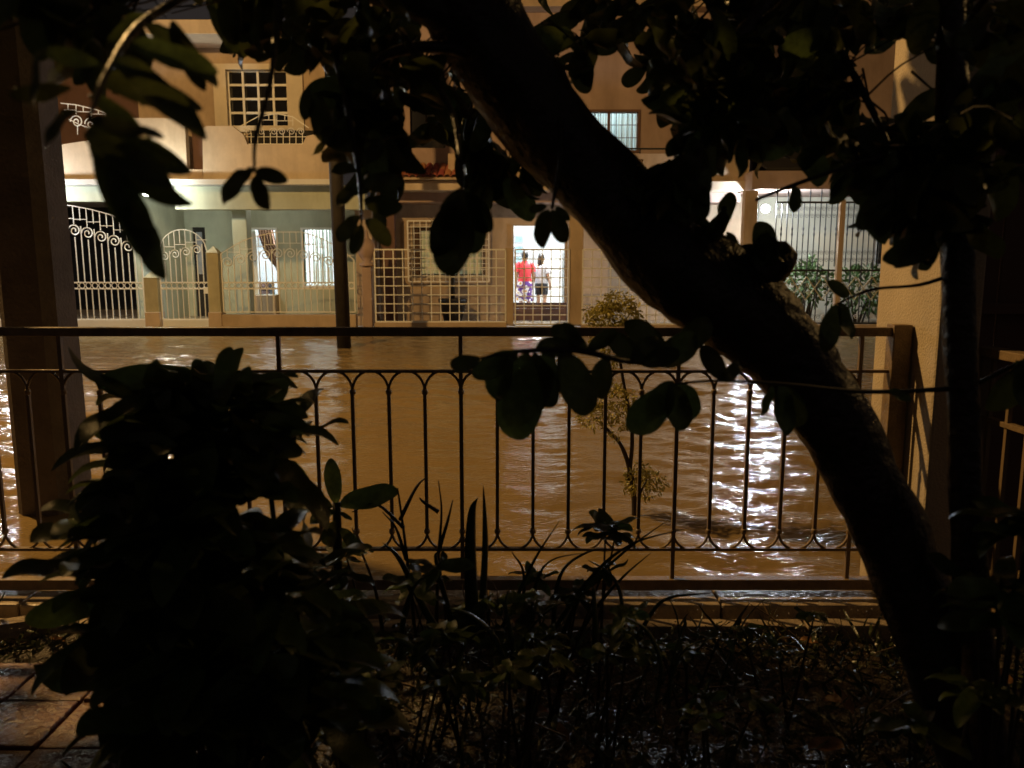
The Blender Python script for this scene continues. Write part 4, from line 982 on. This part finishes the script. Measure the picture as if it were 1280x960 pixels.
LS = leafset(M_LEAF, .58, .9); LN = leafset(M_LEAF, .36, .7)
ML, MS = [], []       # leaf transforms of the big tree / the slender tree
TW = MB()
def toward(px0, py0, px1, py1, dep, L_or=None, ddep=0, nrm=None, into=ML):
    """one leaf seen from stem end (px0,py0) to tip (px1,py1) at the distance of its twig"""
    a = W(px0, py0, dep); b = W(px1, py1, dep+ddep); L = (b-a).length
    n_ = nrm or (random.uniform(-.5, .5), -1, random.uniform(-.2, .6))
    into.append(leafmat(a, b-a, L, n_))
special = [ # the leaves that read one by one
 (575,235,560,345,1.32),(580,240,612,290,1.34),(572,245,545,320,1.3),(583,236,590,318,1.36),
 (686,262,672,308,1.5),(690,262,706,304,1.5),(684,258,662,262,1.5),(694,258,712,276,1.52),
 (600,447,562,462,1.38),(640,441,608,500,1.42),(648,441,590,470,1.4),(660,440,640,552,1.44),(668,440,690,510,1.46),(700,438,738,520,1.48),
 (690,440,655,520,1.5),(720,438,672,430,1.5),(735,440,770,412,1.5),(722,436,712,402,1.5),(735,438,690,412,1.52),(760,446,745,500,1.55),
 (790,455,822,420,1.6),(800,455,850,440,1.6),(812,452,880,425,1.62),(830,448,790,400,1.65),(840,446,890,400,1.7),(800,452,762,420,1.62),
 (905,262,892,302,1.76),(908,290,925,318,1.8),(900,285,915,240,1.8),(886,290,868,262,1.8),(965,300,985,328,1.78),(960,305,940,330,1.78),
 (870,225,850,285,1.6),(866,190,838,262,1.62),(872,230,884,278,1.6),(862,170,880,250,1.66),
 (318,215,355,222,1.0),(316,216,268,248,1.0),(320,218,330,262,1.0),(318,210,300,225,1.05),
 (452,280,440,318,1.42),(456,275,490,300,1.42),(450,270,420,300,1.44),(455,250,500,262,1.44),(448,240,415,250,1.45),(452,235,498,220,1.45),(446,215,412,205,1.45),(450,205,480,180,1.46),(444,190,402,160,1.48),(470,250,478,290,1.5),
 (400,120,402,180,1.5),(385,110,380,150,1.5),(1130,235,1120,262,1.7),(1132,238,1160,270,1.7)]
for s in special: toward(*s)
MN = []   # the long narrow leaves hanging close by at the upper left
for s in ((140,75,250,140,.85),(125,80,50,62,.82),(160,60,262,66,.9),(108,150,205,172,.8),(105,165,212,232,.8),(112,175,216,262,.82),(150,232,204,350,.82),(118,190,168,300,.84),(140,200,186,330,.82),(100,140,30,170,.8),(112,120,170,152,.86),(180,30,272,100,1.0),(190,20,110,60,1.0),(215,25,252,112,1.0),(60,60,20,130,.8),(90,110,10,120,.85),(120,100,232,118,.88),(110,160,225,205,.85)): toward(*s, into=MN)
for s in ((838,478,856,540,1.5),(836,478,795,548,1.5),(842,476,812,520,1.52),(848,478,875,530,1.52),(900,476,930,455,1.55),(905,474,880,436,1.55),(975,480,985,545,1.6),(965,482,952,520,1.6),(980,482,1000,540,1.62),(1110,488,1140,500,1.66),
          (1060,210,1050,256,1.62),(1052,212,1040,246,1.62),(965,335,951,276,1.78),(948,336,958,290,1.78),(990,232,1000,264,1.6),(1150,180,1135,300,1.64),(1118,335,1178,285,1.55),(1176,290,1118,332,1.5),(1045,380,1030,440,1.7),(1048,378,1066,424,1.7),(1060,372,1040,352,1.7),(1160,-10,1150,60,1.5),(1280,448,1255,520,1.62),(1270,450,1290,520,1.62)): toward(*s, into=MS)

def shades_pier(p):
    a = Vector((1.65, 3.3, 1.15)); d = (LAMP - a).normalized(); v = Vector(p) - a; t = v.dot(d)
    return t > .1 and (v - d*t).length < .42
GAPS = [(955, 258, 34), (770, 165, 44), (545, 216, 34), (802, 205, 26), (1000, 280, 50), (1110, 95, 42), (700, 120, 24), (590, 90, 22), (630, 165, 18), (548, 40, 24), (10, 50, 36), (205, 22, 50), (260, 42, 26), (320, 120, 40), (515, 150, 16)]   # open places in the crown
def spray(a, b, n, L, into=ML, r0=.003):
    a, b = Vector(a), Vector(b); mid = (a+b)/2 + rv(.03)
    pts = smooth_path([a, mid, b], 3); TW.tube(pts, lerp_list([r0, r0*.45], len(pts)), 4, cap=False)
    d = (b-a).normalized()
    for k in range(n):
        t_ = .3 + .7*(k+1)/n; p = a.lerp(b, t_) if t_ < .5 else mid.lerp(b, (t_-.5)*2)
        dd = d*random.uniform(.2, .9) + rv(.75) + Vector((0, 0, -.7))
        LL = L*random.uniform(.7, 1.25); m1 = leafmat(p + rv(.008), dd, LL)
        q0, q1 = proj(m1.translation), proj(m1.translation + dd.normalized()*LL)
        if any(math.hypot(x_-cx_, y_-cy_) < rr_ for cx_, cy_, rr_ in GAPS for x_, y_ in ((q0[0], q0[1]), (q1[0], q1[1]), ((q0[0]+q1[0])/2, (q0[1]+q1[1])/2))): continue
        if shades_pier(m1.translation): continue
        into.append(m1)
allbr = [p for b_ in BR for p in b_]
def near(p): return min(allbr, key=lambda q: (q-p).length_squared)
blobs = [(330,15,80,35,1.6,2.3,9),(430,40,80,60,1.5,2.3,16),(490,60,50,70,1.85,2.4,10),(455,120,50,40,1.5,2.0,9),(530,120,40,40,1.9,2.3,7),(575,150,40,50,1.95,2.3,8),(600,205,28,26,1.9,2.2,6),(640,225,20,30,1.95,2.2,4),(490,180,22,26,1.5,1.9,4),
         (750,30,40,40,1.95,2.4,7),(800,40,80,50,1.7,2.4,15),(880,110,50,50,1.7,2.3,11),(930,60,80,60,1.7,2.4,16),(950,140,60,50,1.7,2.2,12),(1030,90,45,50,1.7,2.3,7),(1040,165,60,40,1.65,2.1,9),(1105,200,38,42,1.6,1.9,8),(1110,10,60,22,1.7,2.3,5),(1000,15,80,35,1.7,2.4,9),(845,200,22,40,1.6,1.8,5),
         (40,10,80,40,1.0,1.6,8),(150,0,90,22,1.1,1.7,7),(250,0,80,30,1.2,1.8,8),(1150,215,38,45,1.5,1.75,11),(1165,150,20,40,1.55,1.9,3),(1165,265,22,26,1.5,1.7,5),(1240,60,50,90,1.4,2.0,10),(1250,180,40,60,1.4,1.9,7)]
for cx, cy, rx, ry, d0, d1, n in blobs:
    for k in range(n):
        a_ = random.random()*6.28; r_ = random.random()**.5
        dep = random.uniform(d0, d1)
        b_ = W(cx+rx*r_*math.cos(a_), cy+ry*r_*math.sin(a_), dep)
        a0 = near(b_); v_ = (a0-b_)
        if v_.length > .28: a0 = b_ + v_.normalized()*random.uniform(.16, .28) + Vector((0, 0, .08))
        spray(a0, b_, random.randint(4, 6), .10)
TW.build('twigs', M_TWIG, tree)['kind'] = 'stuff'
leaves(tree, ML, LS, M_LEAF, 265)
leaves(tree, MN, LN, M_LEAF, 30)
leaves(th, MS, LS, M_LEAF, 60)
# the part of the crown above the picture, which keeps the lamp off the bed
ms = []
for k in range(5200):
    z = random.uniform(2.35, 4.4); ymax = 2.95 + (LAMP.y-2.95)*z/LAMP.z - .12
    x = random.uniform(-4.2, 1.3); y = random.uniform(.3, ymax)
    p = Vector((x, y, z)); q = proj(p)
    if q[2] > 0 and q[1] > -70 and -80 < q[0] < 1360: continue
    if noise.noise(p*1.3) < -.22 or shades_pier(p): continue
    ms.append(leafmat(p, rv(.7)+Vector((0, 0, -.7)), random.uniform(.14, .24)))
bake(ms, LS, 'high_foliage', M_LEAF, tree)

# ================================================================== PLANTS IN THE BED
LB = leafset(M_LEAF2, .46, .92)
def whorl(p, n, L, into, up=.35, spread=1.0):
    a0 = random.random()*6
    for k in range(n):
        a = a0 + k*2.4; e = up + .5*(k/n) - .3
        into.append(leafmat(p + rv(.006), (math.cos(a)*spread, math.sin(a)*spread, e), L*random.uniform(.75, 1.15), (0, 0, 1) if random.random() < .8 else None))
bush = thing('broadleaf_bush', 'big dark bush with whorls of long oval leaves before the thick pole', 'bush', (-.85, 1.85, -.1))
ms = []
base = Vector((-.80, 1.9, -.12))
tips = [(200,500,1.75),(270,485,1.78),(300,505,1.8),(235,540,1.7),(208,560,1.72),(290,560,1.75),(330,540,1.8),(195,600,1.7),(225,610,1.65),(290,620,1.7),(165,650,1.7),(200,665,1.6),(240,680,1.6),(310,690,1.65),(150,700,1.65),(185,730,1.55),(230,750,1.5),(320,760,1.6),(360,720,1.75),(165,790,1.5),(240,830,1.45),(280,830,1.5),(350,820,1.55),(240,900,1.4),(330,900,1.45),(235,880,1.4),(390,780,1.7),(400,860,1.6)]
for k, (px_, py_, dp) in enumerate(tips):
    tip = W(px_, py_, dp); b0 = base + Vector((random.uniform(-.25, .25), random.uniform(-.2, .15), 0))
    mid = b0.lerp(tip, .5) + Vector((0, 0, .08))
    MB().tube(smooth_path([b0, mid, tip], 4), lerp_list([.013, .009, .006], 9), 6, wob=.1).build('stem', M_TWIG, bush, True)
    whorl(tip, 9, .19, ms); whorl(tip + Vector((0, 0, -.07)), 5, .18, ms, -.1)
for s in ((215,500,190,452,1.75),(275,500,282,436,1.78),(225,505,130,510,1.75),(240,520,120,535,1.72),(310,510,380,530,1.8),(300,520,375,500,1.8),(265,500,245,448,1.76),(300,490,318,470,1.8),(200,520,155,485,1.75)): toward(*s, into=ms, nrm=(0, -.5, 1))
for s in ((212,520,190,450,1.66),(278,510,284,434,1.66),(300,512,312,458,1.7),(245,515,150,488,1.66),(240,535,122,540,1.64),(318,520,384,533,1.7),(310,500,352,486,1.7),(265,512,240,455,1.68),(225,560,112,566,1.6),(300,545,372,560,1.66),(190,600,100,605,1.6),(330,600,345,560,1.66),(200,650,60,640,1.55),(290,560,330,610,1.6)): toward(*s, into=ms, nrm=(random.uniform(-.3, .3), -1, .5))
leaves(bush, ms, LB, M_LEAF2, 290)

ms = []
pl3 = thing('seedling_plant', 'small upright plant with four broad leaves on a bare stalk before the railing', 'plant', (-.52, 2.55, -.1))
sp3 = W(420, 645, 2.5)
MB().tube(smooth_path([Vector((sp3.x+.02, 2.5, -.12)), Vector((sp3.x, 2.5, .3)), W(421, 628, 2.5)], 5), lerp_list([.02, .017, .014], 11), 8, wob=.15).build('stem', M_TWIG, pl3, True)
for s in ((420,630,414,573,2.5),(424,632,496,612,2.5),(416,634,352,622,2.5),(420,640,382,650,2.48),(424,640,440,650,2.46),(420,650,402,690,2.44),(424,660,452,690,2.44)): toward(*s, into=ms, nrm=(.2, -.8, .6))
leaves(pl3, ms, LB, M_LEAF2, 40)

# succulent blades
def blades(name, label, specs, cat='plant'):
    t = thing(name, label, cat, W(specs[0][0], specs[0][1], specs[0][-1]))
    for path in specs:
        dep, w_ = path[-1], path[-2]; pp = path[:-2]; pts = [W(pp[i], pp[i+1], dep+random.uniform(-.02, .02)) for i in range(0, len(pp), 2)]
        pts = smooth_path(pts, 6); n = len(pts); b = MB()
        rr = [w_*(1-(k/(n-1))**1.7)**.8 + .0006 for k in range(n)]
        b.tube(pts, rr, 6, flat=.35).build('leaf', M_BLADE, t, True)
    return t
blades('aloe_plant', 'spiky plant with two tall pointed blades before the railing', [(592,800,588,700,590,640,597,622,.028,2.35),(600,800,606,700,606,650,604,606,.016,2.4),(570,800,560,760,545,700,548,690,.012,2.35),(620,800,640,760,668,700,700,650,.012,2.4),(560,810,530,760,500,700,478,678,.014,2.35)])
blades('strap_plant', 'arching strap leaved plant below the railing', [(770,830,800,790,830,750,890,741,.016,2.2),(700,800,730,740,780,690,838,648,.014,2.45),(690,790,740,720,790,680,860,660,.012,2.4),(690,800,700,720,735,690,762,690,.012,2.45),(720,800,745,760,780,720,815,690,.012,2.45),(740,830,744,790,742,740,741,735,.016,2.35),(660,790,670,730,690,700,740,690,.01,2.45),(900,860,920,800,935,770,960,745,.008,2.5),(860,850,850,800,846,770,835,745,.007,2.5)])
# bare stems
t = thing('bare_shrub', 'bare branching shrub of thin dark stems before the railing', 'shrub', W(520, 780, 2.5))
for path in (((520,800),(508,690),(500,630),(497,610)),((508,700),(495,660),(478,640)),((545,800),(548,700),(552,640),(548,600)),((500,650),(520,610),(533,596)),((548,690),(560,650),(566,625)),((480,800),(470,740),(452,690),(440,660)),((650,800),(655,720),(640,690)),((548,640),(530,628),(524,622)),((505,660),(470,630),(440,640))):
    pts = smooth_path([W(x, y, 2.5) for x, y in path], 4); MB().tube(pts, lerp_list([.008, .005, .0018], len(pts)), 5, wob=.2).build('stem', M_TWIG, t, True)

# leafy low plants between the bush and the trunk
def lowplant(px_, py_, dep, label, n, L, rpx):
    b_ = W(px_, py_+60, dep); t = thing('low_plant', label, 'plant', (b_.x, b_.y, -.1)); ms = []
    for k in range(max(2, n//7)):
        tip = W(px_+random.uniform(-rpx, rpx), py_+random.uniform(-rpx*.5, rpx*.6), dep+random.uniform(-.1, .1))
        MB().tube([(b_.x+random.uniform(-.05, .05), b_.y, -.12), tip], [.006, .003], 5).build('stem', M_TWIG, t); whorl(tip, 7, L, ms, .2)
    leaves(t, ms, LB, M_LEAF2, 120)
lowplant(735, 665, 2.45, 'round leaved plant under the strap leaves beside the railing', 14, .11, 35)
lowplant(470, 700, 2.5, 'leafy clump growing through the bare shrub stems', 28, .11, 60)
lowplant(560, 730, 2.3, 'leafy clump around the foot of the spiky plant', 28, .10, 60)
lowplant(660, 770, 2.2, 'leafy clump beside the spiky plant', 28, .09, 60)
lowplant(440, 770, 2.1, 'leafy clump between the bush and the seedling', 35, .11, 60)
lowplant(1285, 650, 1.5, 'dark broad leaved plant beside the slender stem', 28, .12, 40)
lowplant(1262, 760, 1.5, 'dark leafy plant at the foot of the side gate', 28, .11, 50)
lowplant(1180, 880, 1.55, 'leafy clump at the foot of the leaning trunk', 21, .09, 60)

for px_, py_, dp, n_, L_, rp_, lb_ in ((520, 820, 2.0, 35, .085, 70, 'low leafy clump spread before the spiky plant'), (640, 850, 1.95, 35, .08, 70, 'low leafy clump with small leaves under the strap leaves'), (760, 800, 2.2, 28, .075, 60, 'small leaved clump beside the arching strap leaves'), (860, 790, 2.35, 21, .06, 55, 'sparse small leaved weed clump below the kerb'),
        (980, 800, 2.4, 21, .06, 55, 'weed clump between the kerb and the leaning trunk'), (450, 880, 1.75, 35, .09, 60, 'dark leafy clump at the foot of the big bush'), (900, 880, 2.0, 21, .065, 60, 'weed clump among the fallen twigs'), (700, 720, 2.45, 28, .085, 55, 'upright leafy clump among the strap leaves')):
    lowplant(px_, py_, dp, lb_, n_, L_, rp_)
blades('strap_plant', 'clump of short strap leaves below the kerb among the weeds', [(820,880,826,830,810,790,780,770,.010,2.1),(830,880,850,820,880,800,910,800,.009,2.1),(836,885,840,830,852,790,858,772,.010,2.12),(640,860,620,800,590,770,560,760,.010,2.1),(650,860,655,800,690,760,720,752,.010,2.1),(646,860,640,800,632,760,636,735,.011,2.12),(560,880,540,830,500,800,470,800,.010,1.95),(570,880,575,820,600,790,640,790,.010,1.95),(500,830,505,770,520,730,545,715,.011,2.2),(780,790,775,740,760,715,735,700,.010,2.4)])
# ground cover and twigs
ms = []
LG = [leaf_mesh('leaf', M_LITTER, .45, .2, .12, .7), leaf_mesh('leaf', M_LITTER, .08, .5, .1, .6), leaf_mesh('leaf', M_LITTER, .35, .4, .2, .7)]
for k in range(9500):
    x, y = random.uniform(-2.3, 2.2), random.uniform(1.1, 3.03)
    if x < -1.15 and y < 2.75: continue
    d_ = noise.noise((x*1.7, y*1.7, 9)) 
    if d_ < -.25 and random.random() < .7: continue
    hmax = .05 + .16*max(0, d_+.35)*(1 if y < 2.8 else .4)
    ms.append(leafmat((x, y, -.11 + random.random()*hmax), rv(.7)+Vector((0, 0, .35)), random.uniform(.022, .055)*(3.0 if len(ms) % 3 == 1 else 1)))
o = bake(ms, LG, 'ground_cover', M_LITTER); o['label'] = 'tangle of low weeds and grass covering the garden bed'
tw_ = MB()
for k in range(40):
    x, y = random.uniform(-.6, 1.3), random.uniform(1.5, 3.0); a = random.random()*6.28; L = random.uniform(.12, .4)
    p = Vector((x, y, random.uniform(-.08, .0))); q = p + Vector((math.cos(a)*L, math.sin(a)*L, random.uniform(-.01, .1)))
    tw_.tube(smooth_path([p, (p+q)/2+rv(.02), q], 3), lerp_list([.004, .002], 7), 4)
o = tw_.build('fallen_twigs', mat('wet_twig', (.10, .065, .035), .35, .4, 20, spec=.5)); o['kind'] = 'stuff'; o['label'] = 'thin fallen twigs lying over the weeds of the bed'
for px_, py_, L in ((690, 905, .06), (660, 890, .05), (1040, 862, .07), (1052, 875, .05), (1010, 935, .08), (930, 785, .05), (1000, 800, .05), (860, 890, .04), (1235, 835, .07), (200, 885, .07), (60, 800, .05), (640, 775, .05)):
    q = G(px_, py_, -.03); o = link(bpy.data.objects.new('fallen_leaf', leaf_mesh('fallen_leaf', M_DRY, .55, .3, .3, .8)), None, leafmat(q, rv()*.6+Vector((.6, 0, .1)), L*1.3, (0, -.4, 1)))
    tag(o, 'dry brown fallen leaf lying on the dark garden bed', 'leaf', 'fallen leaves on the bed')

# rain drops on the leaves and weeds
M_DROP = mat('rain_drop', (.95, .95, .95), .0, 0, 1, spec=.5); bd_ = M_DROP.node_tree.nodes['Principled BSDF']; bd_.inputs['Transmission Weight'].default_value = 1; bd_.inputs['IOR'].default_value = 1.33
ico = bmesh.new(); bmesh.ops.create_icosphere(ico, subdivisions=2, radius=1.); dm = bpy.data.meshes.new('drop'); ico.to_mesh(dm); ico.free()
dr_ = []
for k in range(2600):
    x, y = random.uniform(-2.2, 2.0), random.uniform(1.2, 3.05)
    dr_.append(Matrix.Translation((x, y, -.09 + random.random()*.17)) @ Matrix.Scale(random.uniform(.0015, .0034), 4))
for o in [c for c in bpy.data.objects if c.name.startswith('leaf') and c.parent in (bush, tree, pl3)]:
    if random.random() < .75:
        for q in range(2):
            v_ = random.choice(o.data.vertices).co; dr_.append(Matrix.Translation(WM[o] @ (v_*.97)) @ Matrix.Scale(random.uniform(.0010, .0024), 4))
o = bake(dr_, [dm], 'rain_drops', M_DROP); o['label'] = 'rain drops glinting on the leaves and weeds'
